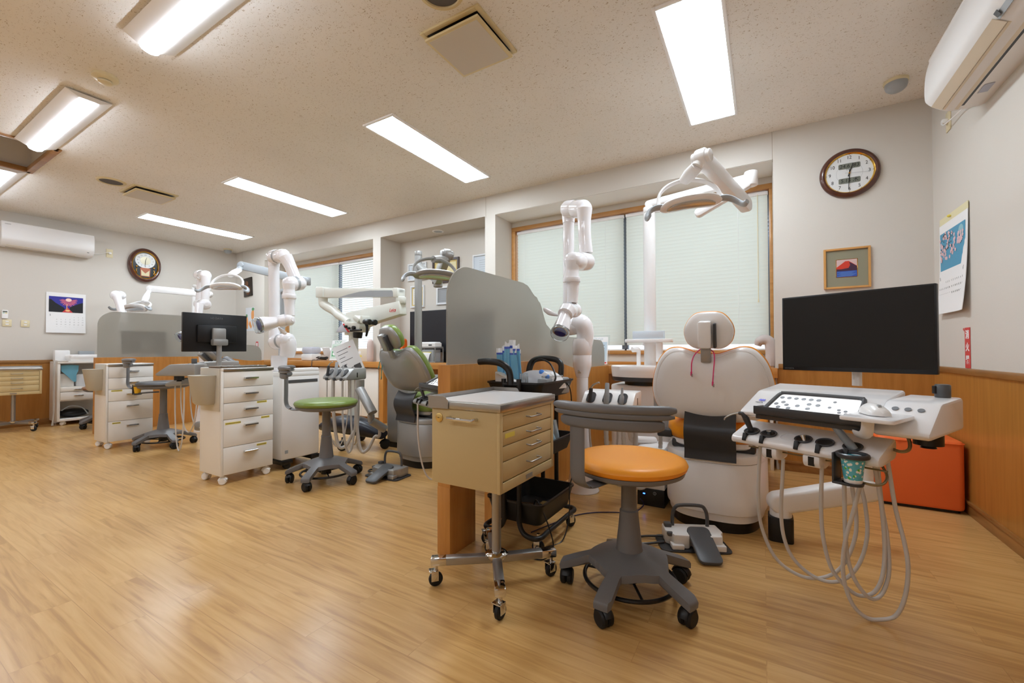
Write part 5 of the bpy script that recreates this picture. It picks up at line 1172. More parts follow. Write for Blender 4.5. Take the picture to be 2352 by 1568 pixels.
# ------------------------------------------------------------------ air conditioners, sockets and cords
def aircon(label, o, xd, Ln, hh, dp, details):
    """o: lower left corner on the wall; xd: direction along the wall seen from the room"""
    t = thing('air_conditioner', label, 'air conditioner', o, 0, 'wall air conditioners')
    x = Vector(xd); z = Vector((0, 0, 1)); nrm = x.cross(z)
    def W(a, b_, c): return Vector(o)+x*a+z*b_+nrm*c
    prof = [(0, .004), (.03*1, 0), (.12, .0), (.165, .018), (dp-.012, .06), (dp, .1), (dp-.004, hh*.7), (dp-.02, hh-.015), (dp-.035, hh), (0, hh)]
    pr = [(p.x, p.y) for p in catmull([Vector((a, b_, 0)) for a, b_ in prof], 4)]
    def sec(a, s=1): return [W(a, hh*.5+(b_-hh*.5)*s, c*(.97 if s < 1 else 1)) for c, b_ in pr]
    mb = MB(); mb.loft([sec(0, .97), sec(.006), sec(Ln-.006), sec(Ln, .97)]); mb.build('housing', M_gloss if 0 else mat('aircon_white', (232, 230, 228), .28), t, True, ang=30)
    bl = lambda a0, a1, c0, b0, c1, b1, e=.003: [[W(a0, b0, c0)+(nrm*.0-z*e)*1, W(a1, b0, c0)-z*e], [W(a0, b1, c1)+(nrm*.6-z)*e, W(a1, b1, c1)+(nrm*.6-z)*e]]
    mb = MB(); mb.sheet(bl(.05 if not details else .02, Ln-.16, .102, -.001, .158, .0145), .003); mb.build('louvre', mat('louvre_beige', (222, 210, 188), .4), t, True)
    mb = MB(); mb.sheet(bl(.05, Ln-.16, .088, -.0005, .098, -.0006, .0012), .002); mb.build('air_slot', M_black, t, True)
    if details:
        mb = MB(); mb.sheet(bl(.02, Ln-.16, .162, .0165, .2, .043), .003); mb.build('lower_louvre', mat('louvre_beige'), t, True)
        mb = MB(); mb.sheet([[W(Ln-.15, .024, .186), W(Ln-.02, .024, .186)], [W(Ln-.15, .056, .205), W(Ln-.02, .056, .205)]], .003); pd = mb.build('control_strip', M_lgrey, t, True)
        mb = MB(); mb.sheet([[W(Ln-.14, .028, .193), W(Ln-.115, .028, .193)], [W(Ln-.14, .046, .2045), W(Ln-.115, .046, .2045)]], .002); mb.build('display', M_dgrey, pd, True)
        mb = MB()
        mb.sheet([[W(.16, -.0035, .04), W(.24, -.0035, .04)], [W(.16, -.0035, .075), W(.24, -.0035, .075)]], .0008); mb.build('rating_sticker', mat('pale_blue_sticker', (176, 182, 200), .5), t, True)
    else:
        mb = MB(); mb.text('DAIKIN', frameM(W(.05, hh-.035, dp-.004), x, z), .014); mb.build('lettering', M_dgrey, t, True)
        mb = MB(); mb.sheet([[W(Ln-.07, .045, dp-.021), W(Ln-.05, .045, dp-.021)], [W(Ln-.07, .055, dp-.016), W(Ln-.05, .055, dp-.016)]], .002); mb.build('indicator', M_dgrey, t, True)
    return t
ac1 = aircon('white air conditioner high on the right wall, cut off by the photo edge', (XR, 3.06, 2.153), (0, -1, 0), .87, .295, .225, True)
ac2 = aircon('white air conditioner high on the far left wall', (XL, 1.18, 2.16), (0, 1, 0), .8, .285, .215, False)
def outlet(label, o, x, cord, ac):
    t = thing('wall_socket', label, 'socket', o, 0, 'wall sockets by the air conditioners')
    x = Vector(x); z = Vector((0, 0, 1)); n_ = x.cross(z); o = Vector(o)
    R3 = Matrix((x, z, n_)).transposed()
    mb = MB(); mb.box(o+n_*.003, (.07, .118, .006), .002, R3); mb.build('plate', M_ivory, t, True)
    mb = MB(); mb.tube([o+n_*.033]+[Vector(q) for q in cord], .0035, n=8); c = mb.build('power_cord', M_white, ac, True)
    mb = MB(); mb.box(o+n_*.02, (.03, .03, .03), .006, R3); mb.build('plug', M_white, c, True)
outlet('cream high socket beside the right wall air conditioner', (XR, 3.53, 2.29), (0, -1, 0), [(XR-.04, 3.47, 2.25), (XR-.025, 3.36, 2.245), (XR-.02, 3.25, 2.235), (XR-.02, 3.15, 2.2), (XR-.02, 3.08, 2.165)], ac1)
outlet('cream high socket beside the far left air conditioner', (XL, 2.185, 2.275), (0, 1, 0), [(XL+.035, 2.15, 2.275), (XL+.025, 2.1, 2.25), (XL+.02, 2.05, 2.235), (XL+.02, 1.99, 2.24)], ac2)
# ------------------------------------------------------------------ clocks
M_mahog = wood('mahogany', (70, 36, 26), (92, 50, 36), .3, (3, 3, 3), .5); M_brass = mat('polished_brass', (222, 176, 84), .18, metal=1); M_dial = mat('white_dial', (226, 228, 228), .4); M_lcd = mat('lcd_grey', (118, 122, 112), .3)
cx, cz = .542, 2.172
t = thing('wall_clock', 'round mahogany wall clock with two grey digital displays', 'clock', (cx, YW, cz))
F_ = frameM((cx, YW, cz), (1, 0, 0), (0, 0, 1))
mb = MB(); mb.tf = F_; mb.lathe([(.14, .0), (.172, 0), (.174, .012), (.168, .024), (.155, .03), (.144, .027), (.14, .02)], n=64); mb.build('rim', M_mahog, t, True)
mb = MB(); mb.tf = F_; mb.lathe([(.134, .014), (.138, .022), (.143, .026), (.146, .02), (.14, .012)], n=64); mb.build('gold_ring', M_brass, t, True)
mb = MB(); mb.tf = F_; mb.lathe([(0, .002), (.139, .002), (.139, .014), (0, .014)], n=56); dial = mb.build('dial', M_dial, t, True)
mb = MB(); W = lambda a, b_, c=.0144: F_ @ Vector((a, b_, c))
for k in range(1, 13): a = radians(90-30*k); mb.text(str(k), frameM(W(.112*cos(a), .112*sin(a)), (1, 0, 0), (0, 0, 1)), .034, sx=.85)
for k in range(12): a = radians(30*k); mb.box(W(.132*cos(a), .132*sin(a)), (.003, .001, .003))
mb.text('CASIO', frameM(W(0, .028), (1, 0, 0), (0, 0, 1)), .012); mb.build('numerals', M_ink, dial, True)
mb = MB(); mb.tf = F_; mb.lathe([(.074, .0144), (.075, .0144), (.075, .0141), (.074, .0141)], n=48); mb.build('circle_line', M_lgrey, dial, True)
for zc, s in ((.052, '24.6  83'), (-.052, '5.15 木')):
    mb = MB(); mb.prism(rrect(-.062, zc-.019, .062, zc+.019, .008), .001, 'xy', .0146, 0, 2, F_); d_ = mb.build('display', M_lcd, t, True)
    mb = MB(); mb.text(s, frameM(W(0, zc, .0158), (1, 0, 0), (0, 0, 1)), .034, ext=.0003, shear=.1); mb.build('digits', M_ink, d_, True)
for ang, ln, w, nm in ((73, .07, .006, 'hour_hand'), (-93, .115, .005, 'minute_hand'), (-6, .105, .0015, 'second_hand')):
    mb = MB(); a = radians(ang); dx, dy = cos(a), sin(a); mb.prism([(-dx*.025+dy*w*.5, -dy*.025-dx*w*.5), (dx*ln+dy*w*.3, dy*ln-dx*w*.3), (dx*ln-dy*w*.3, dy*ln+dx*w*.3), (-dx*.025-dy*w*.5, -dy*.025+dx*w*.5)], .001, 'xy', {'hour_hand': .018, 'minute_hand': .0195, 'second_hand': .021}[nm], 0, 2, F_); mb.build(nm, M_ink if nm != 'second_hand' else M_lgrey, t, True)
mb = MB(); mb.tf = F_; mb.lathe([(0, .014), (.005, .014), (.005, .023), (0, .023)], n=16); mb.build('hub', M_brass, t, True)
cy, cz = 2.565, 2.17
t = thing('wall_clock', 'oval pendulum wall clock with a dark wood rim on the far left wall', 'clock', (XL, cy, cz)); F_ = frameM((XL, cy, cz), (0, 1, 0), (0, 0, 1)); W = lambda a, b_, c=.05: F_ @ Vector((a, b_, c))
mb = MB(); mb.tf = F_; mb.lathe([(0, 0), (.19, 0), (.192, .03), (.185, .06), (.165, .075), (.152, .07), (.15, .05), (0, .05)], n=64, sy=1.3); mb.build('rim', M_mahog, t, True)
mb = MB(); mb.tf = F_; mb.lathe([(.142, .056), (.145, .072), (.151, .079), (.156, .072)], n=64, sy=1.3); mb.build('gold_ring', M_brass, t, True)
mb = MB(); mb.prism([(x, y) for x, y in ring_poly(0, 0, .147, .192)], .002, 'xy', .051, 0, 2, F_); mb.build('case_back', mat('dark_clock_case', (38, 42, 46), .3), t, True)
mb = MB(); mb.prism([(x, y) for x, y in ring_poly(0, .065, .118, .108)], .002, 'xy', .054, 0, 2, F_); d_ = mb.build('dial', M_dial, t, True)
mb = MB()
for k in range(1, 13): a = radians(90-30*k); mb.text(str(k), frameM(W(.09*cos(a), .065+.083*sin(a), .0565), (0, 1, 0), (0, 0, 1)), .026)
mb.build('numerals', M_dgrey, d_, True)
mb = MB(); mb.prism([(x, y) for x, y in ring_poly(0, .065, .062, .058)], .001, 'xy', .0562, 0, 2, F_); mb.build('dial_centre', mat('champagne', (176, 168, 146), .3, metal=.5), d_, True)
for ang, ln in ((72, .05), (-94, .08)):
    mb = MB(); a = radians(ang); dx, dy = cos(a), sin(a); mb.prism([(dy*.003, .065-dx*.003), (dx*ln+dy*.002, .065+dy*ln-dx*.002), (dx*ln-dy*.002, .065+dy*ln+dx*.002), (-dy*.003, .065+dx*.003)], .001, 'xy', .0585, 0, 2, F_); mb.build('hand', M_ink, t, True)
M_copper = mat('copper_panel', (160, 96, 70), .35, metal=.4)
mb = MB(); mb.prism([(-.055, -.165), (.055, -.165), (.06, -.045), (.04, -.04), (-.04, -.04), (-.06, -.045)], .003, 'xy', .0535, 0, 2, F_); pb = mb.build('pendulum_box', M_copper, t, True)
mb = MB(); mb.prism([(-.045, -.155), (.045, -.155), (.048, -.07), (.02, -.1), (0, -.12), (-.02, -.1), (-.048, -.07)], .001, 'xy', .0568, 0, 2, F_); mb.build('window', mat('clock_ivory', (214, 204, 166), .4), pb, True)
for s in (-1, 1):
    mb = MB(); mb.ball(W(s*.1, -.03, .062), .012); mb.tube([W(s*.1, -.06, .058), W(s*.105, -.09, .06), W(s*.095, -.12, .058)], .006, n=8); mb.build('ornament', M_brass, t, True)
# ------------------------------------------------------------------ pictures, calendars, signs
def flat(mb, F_, pts, z, th=.0006): mb.prism(pts, th, 'xy', z, 0, 2, F_)
def rect(x0, y0, x1, y1): return [(x0, y0), (x1, y0), (x1, y1), (x0, y1)]
def frame4(mb, F_, w, h, b_, th, z=0):
    for r in (rect(-w/2, -h/2, -w/2+b_, h/2), rect(w/2-b_, -h/2, w/2, h/2), rect(-w/2+b_, -h/2, w/2-b_, -h/2+b_), rect(-w/2+b_, h/2-b_, w/2-b_, h/2)): mb.prism(r, th, 'xy', z, .0015, 1, F_)
F_ = frameM((.52, YW-.001, 1.495), (1, 0, 0), (0, 0, 1))
t = thing('framed_picture', 'small picture of a red mountain over blue water in a light wood frame', 'picture', (.52, YW, 1.495))
mb = MB(); frame4(mb, F_, .267, .29, .014, .018); mb.build('frame', wood('oak_frame', (200, 144, 78), (214, 160, 92), .4), t, True)
mb = MB(); flat(mb, F_, rect(-.122, -.133, .122, .133), .004, .002); mt = mb.build('mount', mat('sage_mount', (142, 138, 116), .6), t, True)
mb = MB(); frame4(mb, F_, .124, .13, .003, .002, .0062); mb.build('gold_slip', M_brass, mt, True)
mb = MB(); mb.use(mat('pink_sky', (214, 184, 180), .6)); flat(mb, F_, rect(-.058, .0, .058, .062), .0064); mb.use(mat('red_slope', (206, 60, 40), .6)); flat(mb, F_, [(-.058, -.008), (.058, -.008), (.058, .012), (.03, .036), (.012, .05), (-.008, .05), (-.024, .036), (-.058, .008)], .0068)
mb.use(mat('dark_slope', (66, 36, 60), .6)); flat(mb, F_, [(-.058, -.02), (.058, -.02), (.058, .01), (.036, .028), (.014, .044), (.02, .02), (.01, .0), (-.03, -.006), (-.058, -.004)], .0071); mb.use(mat('blue_water', (52, 86, 170), .5)); flat(mb, F_, rect(-.058, -.062, .058, -.02), .0072)
mb.use(mat('pale_water', (110, 150, 205), .5))
for k in range(7): flat(mb, F_, rect(-.055+.01*(k % 3), -.058+.005*k, .03+.008*(k % 4), -.0565+.005*k), .0076, .0003)
mb.build('painting', None, mt, True)
def month(mb, F_, x0, y0, dx, dy, first, n, size, z):
    for k in range(n):
        c = (first+k) % 7; r = (first+k)//7
        mb.text(str(k+1), F_ @ Matrix.Translation((x0+dx*c, y0-dy*r, z)), size, ext=.0002, res=1)
# right calendar, two months to a sheet, bottom curling away from the wall
t = thing('wall_calendar', 'calendar with pink blossoms on blue, hanging on the right wall', 'calendar', (XR, 3.475, 1.41)); F_ = frameM((XR-.004, 3.475, 1.41), (0, -1, 0), (0, 0, 1))
mb = MB(); rows = []
for i in range(13):
    f = i/12; z = .275-.555*f; rows.append([F_ @ Vector((x, z, .002+.02*f**3+.012*max(0, (x-.12)/.1)*f)) for x in (-.215, -.1, 0, .12, .215)])
mb.sheet(rows, .003); mb.build('sheets', M_paper, t, True)
mb = MB(); flat(mb, F_, rect(-.215, .275, .215, .318), .001, .002); mb.build('header', mat('cream_card', (226, 218, 178), .6), t, True)
mb = MB(); mb.ball(F_ @ Vector((-.03, .3, .012)), .008); mb.cyl(F_ @ Vector((-.03, .3, .003)), F_ @ Vector((-.03, .3, .02)), .004); mb.build('push_pin', M_yellow, t, True)
mb = MB(); mb.use(mat('calendar_sky', (84, 156, 190), .6)); flat(mb, F_, rect(-.195, -.012, .19, .22), .0075, .0004); rnd = random.Random(4)
mb.use(mat('blossom_pink', (226, 192, 196), .6)); mb2 = []
for k in range(120):
    x = rnd.uniform(-.19, .17); y = rnd.uniform(.02, .21)
    if y < .05+.5*max(0, x+.02)*.9 or (x > .05 and y > .17): continue
    flat(mb, F_, [(x+.011*cos(a)*(1+.25*cos(5*a)), y+.011*sin(a)*(1+.25*cos(5*a))) for a in [2*pi*j/15 for j in range(15)]], .008+.00002*k, .0002)
mb.use(mat('twig_grey', (96, 84, 78), .7))
for k in range(26):
    x = rnd.uniform(-.19, .0); y = rnd.uniform(.1, .21); flat(mb, F_, rect(x, y, x+.012, y+.006), .0105, .0002)
mb.use(mat('pale_moon', (150, 196, 206), .6)); flat(mb, F_, ring_poly(.13, .18, .035, .03, 24), .0078, .0003); mb.build('picture', None, t, True)
mb = MB(); month(mb, F_, -.19, -.09, .026, .036, 4, 31, .015, .0145); mb.text('5', F_ @ Matrix.Translation((-.195, -.06, .01)), .028, .0002); mb.build('month_dates', M_ink, t, True)
mb = MB(); month(mb, F_, .012, -.09, .026, .036, 0, 30, .015, .0165); mb.text('6', F_ @ Matrix.Translation((.17, -.045, .012)), .045, .0002); mb.build('month_dates', M_ink, t, True)
t = thing('fire_extinguisher_sign', 'narrow red sticker with white vertical lettering above the right chair rail', 'sign', (XR, 3.317, .92)); F_ = frameM((XR-.0012, 3.317, .92), (0, -1, 0), (0, 0, 1))
mb = MB(); flat(mb, F_, rect(-.036, -.114, .036, .112), 0, .001); mb.prism([(-.036, .112), (-.052, .106), (-.036, .092)], .001, 'xy', .003, 0, 2, F_); mb.build('sticker', mat('sticker_red', (206, 62, 58), .5), t, True)
mb = MB()
for k, ch in enumerate('消火器'): mb.text(ch, F_ @ Matrix.Translation((0, .07-.07*k, .0015)), .05, .0003, bold=.0015)
mb.build('lettering', M_paper, t, True)
# left calendar with fireworks
t = thing('wall_calendar', 'calendar with a fireworks photo on the far left wall', 'calendar', (XL, 1.768, 1.41)); F_ = frameM((XL+.003, 1.768, 1.41), (0, 1, 0), (0, 0, 1))
mb = MB(); flat(mb, F_, rect(-.182, -.01, .182, .262), 0, .006); mb.sheet([[F_ @ Vector((x, y, .004+.012*(-y/.255)**2)) for x in (-.182, 0, .182)] for y in (-.005, -.09, -.17, -.255)], .004); mb.build('sheets', M_paper, t, True)
mb = MB(); mb.use(mat('night_blue', (48, 48, 150), .5)); flat(mb, F_, rect(-.158, .012, .156, .212), .0062); mb.use(mat('firework_pink', (236, 120, 120), .5))
for k in range(40):
    a = radians(170+200*k/39+(k % 3)); r = .06+.03*((k*7) % 5)/5; c = Vector((.02, .17)); flat(mb, F_, [(c.x+.01*cos(a), c.y+.01*sin(a)), (c.x+r*cos(a-.03), min(.211, c.y+r*sin(a-.03))), (c.x+r*cos(a+.03), min(.211, c.y+r*sin(a+.03)))], .0068+.00001*k, .0002)
mb.use(mat('firework_core', (255, 214, 200), .5)); flat(mb, F_, ring_poly(.02, .175, .028, .022, 24), .0075, .0002)
mb.use(mat('hill_black', (24, 26, 32), .6)); flat(mb, F_, [(-.158, .012), (-.0, .012), (-.02, .07), (-.06, .1), (-.1, .13), (-.14, .175), (-.158, .17)], .0078, .0002); flat(mb, F_, [(.03, .012), (.156, .012), (.156, .15), (.12, .135), (.06, .1), (.03, .08)], .0078, .0002)
mb.use(mat('ember_red', (210, 60, 66), .5)); flat(mb, F_, [(-.04, .012), (.06, .012), (.03, .05), (.01, .08), (-.01, .05)], .0082, .0002); mb.use(mat('ember_gold', (240, 200, 140), .5)); flat(mb, F_, ring_poly(.012, .035, .022, .012, 16), .0086, .0002); flat(mb, F_, rect(.0, .05, .006, .12), .0086, .0002); mb.build('picture', None, t, True)
mb = MB(); month(mb, F_, -.088, -.05, .04, .032, 4, 31, .014, .0135); mb.text('5', F_ @ Matrix.Translation((-.145, -.03, .009)), .03, .0002); mb.build('month_dates', M_dgrey, t, True)
# switches and remote control
for y, l in ((1.268, 'cream light switch plate under the remote control'), (1.415, 'cream light switch plate right of the remote control')):
    t = thing('light_switch', l, 'switch', (XL, y, 1.258), 0, 'cream light switch plates'); F_ = frameM((XL, y, 1.258), (0, 1, 0), (0, 0, 1))
    mb = MB(); mb.prism(rect(-.037, -.042, .037, .042), .008, 'xy', 0, .003, 2, F_); pl = mb.build('plate', M_ivory, t, True)
    for q in (.017, -.016):
        mb = MB(); mb.prism(rect(-.013, q-.008, .013, q+.008), .004, 'xy', .0075, .001, 1, F_); mb.build('rocker', M_white, pl, True)
t = thing('remote_control', 'white air conditioner remote control in its wall holder', 'remote control', (XL, 1.248, 1.36)); F_ = frameM((XL, 1.248, 1.36), (0, 1, 0), (0, 0, 1))
mb = MB(); mb.prism(rrect(-.024, -.05, .026, .052, .008), .018, 'xy', .004, .003, 2, F_); rb_ = mb.build('body', M_white, t, True)
mb = MB(); flat(mb, F_, rect(-.017, .022, .019, .04), .0222); mb.build('display', M_lcd, rb_, True)
mb = MB(); flat(mb, F_, rect(.002, .01, .019, .017), .0222); mb.build('yellow_button', M_yellow, rb_, True); mb = MB(); flat(mb, F_, rect(-.017, .01, -.002, .017), .0222); mb.build('green_button', mat('green_key', (120, 190, 150), .5), rb_, True)
# plaque, poster and small red notice at the left end of the window wall
t = thing('wall_plaque', 'tilted dark bronze plaque with a raised figure left of the far window', 'plaque', (-7.395, YW, 1.985)); F_ = frameM((-7.395, YW-.001, 1.985), (1, 0, .07), (-.07, 0, 1))
mb = MB(); mb.prism(rect(-.122, -.155, .122, .155), .02, 'xy', 0, .003, 2, F_); mb.build('board', mat('dark_bronze', (52, 44, 38), .4, metal=.3), t, True)
mb = MB(); mb.tf = F_; mb.ball((-.02, .05, .02), .045, (1, 1.2, .35)); mb.ball((.01, -.06, .018), .07, (1, 1.1, .25)); mb.build('relief', mat('worn_copper', (112, 76, 52), .45, metal=.3), t, True)
t = thing('poster', 'small poster with orange figures left of the far window', 'poster', (-7.345, YW, 1.445)); F_ = frameM((-7.345, YW-.001, 1.445), (1, 0, 0), (0, 0, 1))
mb = MB(); flat(mb, F_, rect(-.135, -.195, .135, .195), 0, .001); mb.build('sheet', mat('poster_paper', (222, 224, 228), .6), t, True)
mb = MB(); mb.use(mat('poster_orange', (232, 160, 96), .6)); flat(mb, F_, [(.04, .02), (.1, -.04), (.125, .06), (.12, .15), (.07, .17), (.035, .1)], .0012); flat(mb, F_, [(-.13, -.15), (-.07, -.16), (-.05, -.05), (-.08, .06), (-.13, .08)], .0012); flat(mb, F_, [(-.04, -.08), (.03, -.16), (.06, -.12), (.0, -.02)], .0012); mb.use(mat('poster_green', (92, 150, 100), .6)); flat(mb, F_, ring_poly(.09, .165, .04, .025, 16), .0016); flat(mb, F_, ring_poly(-.1, .06, .025, .03, 16), .0016); mb.build('picture', None, t, True)
t = thing('notice_sign', 'tiny red bordered notice below the poster', 'sign', (-7.13, YW, 1.02)); F_ = frameM((-7.13, YW-.001, 1.02), (1, 0, 0), (0, 0, 1))
mb = MB(); flat(mb, F_, rect(-.035, -.05, .035, .05), 0, .001); mb.build('sheet', mat('sticker_red'), t, True); mb = MB(); flat(mb, F_, rect(-.02, -.03, .02, .03), .0011); mb.build('panel', M_paper, t, True)
# framed certificates in the niche
def certificate(label, x0, z0, x1, z1, fm, bw, inner, lines=True, extra=None):
    cx, cz = (x0+x1)/2, (z0+z1)/2; t = thing('framed_certificate', label, 'certificate', (cx, YR-.005, cz), 0, 'framed certificates in the niche'); F_ = frameM((cx, YR-.006, cz), (1, 0, 0), (0, 0, 1)); w, h = x1-x0, z1-z0
    mb = MB(); frame4(mb, F_, w, h, bw, .02); mb.build('frame', fm, t, True)
    mb = MB(); flat(mb, F_, rect(-w/2+bw, -h/2+bw, w/2-bw, h/2-bw), .004, .002); s = mb.build('sheet', inner, t, True)
    mb = MB(); mb.use(M_lgrey if extra is None else extra); iw, ih = w/2-bw, h/2-bw
    for k in range(6): flat(mb, F_, rect(-iw*.6, ih*(.55-.22*k), iw*(.6-.1*(k % 3)), ih*(.55-.22*k)+.004), .0063, .0003)
    if extra is not None: frame4(mb, F_, w-bw*2.6, h-bw*2.6, .012, .0003, .0064)
    mb.build('lettering', None, s, True)
M_bluish = mat('certificate_blue_white', (206, 214, 222), .5); M_creamp = mat('certificate_cream', (232, 222, 176), .5); M_goldp = mat('certificate_gold', (214, 184, 96), .5); M_wframe = mat('white_frame', (226, 228, 230), .4); M_dframe = wood('dark_frame', (52, 34, 28), (66, 44, 36), .35)
certificate('silver framed certificate half hidden behind the silver lamp pole', -4.1, 1.845, -3.77, 2.075, M_wframe, .02, M_bluish)
certificate('dark wood framed certificate with a gold border in the niche', -3.665, 1.775, -3.235, 2.08, M_dframe, .028, M_creamp, True, M_goldp)
certificate('white framed bluish certificate beside the niche edge', -3.025, 1.79, -2.62, 2.07, M_wframe, .018, M_bluish)
certificate('white framed certificate with a gold border below, left of the others', -4.05, 1.485, -3.81, 1.775, M_wframe, .02, mat('certificate_white', (236, 236, 232), .5), True, M_goldp)
certificate('white framed photo of a pale arch shape under the dark frame', -3.6, 1.5, -3.3, 1.73, M_wframe, .024, mat('grey_photo', (150, 152, 154), .5))
# ------------------------------------------------------------------ worktop along the windows with its cabinets
mb = MB(); pl = [(-6.93, 3.72), (.092, 3.72), (.092, 3.826), (.076, 3.826), (.076, 4.18), (-2.477, 4.18), (-2.477, 3.826), (-2.617, 3.826), (-2.617, 4.176), (-4.247, 4.176), (-4.247, 3.826), (-4.393, 3.826), (-4.393, 4.18), (-6.927, 4.18)]
wt = thing('worktop', 'long wooden worktop under the windows', 'counter', (0, 3.72, .774))
mb.prism(pl, .074, 'xy', .7, .004); mb.build('top', M_counter, wt, True)
mb = MB(); mb.span((-2.477, 4.165, .774), (.076, 4.182, .8), .002); mb.build('back_strip', M_counter, wt, True); mb = MB(); mb.span((-6.927, 4.165, .774), (-4.393, 4.182, .8), .002); mb.build('back_strip', M_counter, wt, True)
mb = MB(); mb.span((.04, 3.76, 0), (.062, 4.1, .7), .002); mb.build('support_panel', M_cab, wt, True)
mb = MB(); mb.span((-4.17, 3.74, 0), (-4.1, 3.82, .7), .002); mb.build('support_panel', M_wood, wt, True)
mb = MB()
for x0, x1, y in ((W1[0], W1[1], YR-.012), (W2[0], W2[1], YR-.012), (NI[0], NI[1], YR-.017)): mb.span((x0+.001, y, 0), (x1-.001, y+.011, .7))
for x0, x1 in ((W2[1], NI[0]), (NI[1], W1[0])): mb.span((x0, YW-.011, 0), (x1, YW-.001, .7))
struct('wall_back_panel', mb, M_panel, smooth=False)
for k, (x0, x1) in enumerate(((-6.0, -5.42), (-5.42, -4.84), (-4.84, -4.2))):
    t = thing('base_cabinet', ('left', 'middle', 'right')[k]+' white base cabinet under the worktop of the far window', 'cabinet', ((x0+x1)/2, 3.9, 0), 0, 'white base cabinets under the worktop')
    mb = MB(); mb.span((x0, 3.775, .06), (x1-.003, 3.82 if k > 1 else 4.15, .64 if k < 1 else .69), .003); mb.build('carcass', M_cab, t, True)
    mb = MB(); mb.span((x0+.01, 3.8, 0), (x1-.01, 3.815, .06)); mb.build('plinth', M_rail, t, True)
    xm = (x0+x1)/2
    for a, b_ in ((x0+.004, xm-.002), (xm+.002, x1-.007)): mb = MB(); mb.span((a, 3.757, .065), (b_, 3.775, .63 if k < 1 else .68), .002); mb.build('door', M_cab, t, True)
# ------------------------------------------------------------------ things on the worktop
ZC = .7745
def acrylic_stand(label, x, y, w, h, tint, lines, pic, head):
    t = thing('sign_stand', label, 'sign', (x, y, ZC), radians(6), 'acrylic sign stands on the worktop')
    mb = MB(); th = radians(12)
    mb.sheet([[(-w/2, 0, .003), (w/2, 0, .003)], [(-w/2, .06, h), (w/2, .06, h)]], .003); mb.span((-w/2, 0, 0), (w/2, .11, .004)); mb.build('acrylic', M_clear, t)
    o = Vector((0, -.0008, .004)); up = Vector((0, .06, h)).normalized(); F_ = frameM(o, (1, 0, 0), up)
    mb = MB(); flat(mb, F_, rect(-w/2+.004, .005, w/2-.016, h-.012), .001, .0006); s = mb.build('sheet', M_paper, t)
    mb = MB(); mb.use(tint); flat(mb, F_, rect(-w/2+.012, .03, w/2-.024, h*.78), .0017, .0002); mb.use(M_dgrey)
    for k in range(lines): flat(mb, F_, rect(-w*.36, h*(.66-.055*k), w*(.28-.05*(k % 2)), h*(.66-.055*k)+.004), .002, .0002)
    mb.use(pic); flat(mb, F_, rect(-w*.38, h*.2, -w*.02, h*.45), .002, .0002); mb.use(mat('white_ink', (250, 250, 250), .5)); flat(mb, F_, ring_poly(-w*.2, h*.32, w*.13, h*.08, 20), .0023, .0002)
    mb.use(mat('sticker_red')); flat(mb, F_, rect(w*.2, .012, w*.38, .026), .002, .0002); mb.build('print', None, s)
    mb = MB(); mb.text('STOP', F_ @ Matrix.Translation((-w*.05, h*.86, .0018)), w*.2, .0003); mb.build('lettering', head, s)
acrylic_stand('acrylic stand with a pale blue poster beside the white suction arm', -1.31, 3.76, .2, .275, mat('poster_pale_blue', (196, 214, 226), .6), 3, mat('poster_photo', (120, 136, 150), .5), mat('faint_blue', (196, 206, 214), .6))
acrylic_stand('acrylic stand with a pale green poster under the far window', -5.06, 3.78, .27, .3, mat('poster_pale_green', (208, 226, 212), .6), 2, mat('poster_leaf', (110, 180, 130), .5), mat('stop_green', (90, 160, 120), .6))
t = thing('plush_cushion', 'soft grey hook-shaped cushion standing at the right end of the worktop', 'cushion', (.025, 3.88, ZC))
mb = MB(); mb.tube([(.025, 0, .012), (.028, 0, .06), (.03, 0, .13), (.02, 0, .195), (-.015, 0, .218), (-.05, 0, .2), (-.062, 0, .17)], [.034, .04, .041, .04, .04, .036, .022], n=18, sub=6, flat=1.0)
mb.build('cushion', mat('grey_plush', (196, 186, 182), .95, bump=.6, bscale=160), t)
t = thing('white_box', 'small white box on the worktop behind the grey cushion', 'box', (-.13, 3.98, ZC))
mb = MB(); mb.span((-.1, -.06, 0), (.1, .06, .12), .012); mb.build('box', M_white, t)
t = thing('tissue_rack', 'silver rack holding a tissue box on the worktop behind the silver lamp pole', 'rack', (-3.4, 3.79, ZC))
mb = MB(); mb.span((-.15, -.05, .165), (.15, .1, .185), .003); mb.span((-.15, -.05, .0), (.15, .1, .012), .003)
for x in (-.145, .145):
    for y in (-.045, .095): mb.cyl((x, y, 0), (x, y, .17), .006, n=10)
mb.build('frame', M_silver, t)
t = thing('tissue_box', 'grey tissue box with a white tissue hanging out, inside the silver rack', 'tissue box', (-3.4, 3.79, ZC+.0125))
mb = MB(); mb.span((-.12, -.04, 0), (.12, .08, .14), .004); mb.build('box', M_lgrey, t)
mb = MB(); mb.sheet([[(-.07, -.042, .1), (-.02, -.05, .105), (.03, -.05, .105), (.08, -.042, .1)], [(-.06, -.05, .08), (-.01, -.07, .07), (.03, -.065, .075), (.07, -.055, .08)], [(-.03, -.06, .02), (.0, -.075, .0), (.03, -.07, .005), (.06, -.06, .03)], [(.0, -.065, -.04), (.015, -.075, -.06), (.03, -.07, -.06), (.05, -.06, -.04)]], .002); mb.build('tissue', M_paper, t)
mb = MB(); mb.span((-.075, -.0425, .095), (.085, -.0405, .112), .001); mb.build('opening_film', M_yellow, t)
t = thing('label_printer', 'white flat device on top of the silver rack', 'device', (-3.4, 3.79, ZC+.186))
mb = MB(); mb.loft([[(x, y, 0) for x, y in rrect(-.14, -.05, .14, .09, .02)], [(x, y, .04) for x, y in rrect(-.14, -.05, .14, .09, .02)], [(x, y, .055) for x, y in rrect(-.12, -.03, .12, .08, .02)]]); b = mb.build('body', M_white, t)
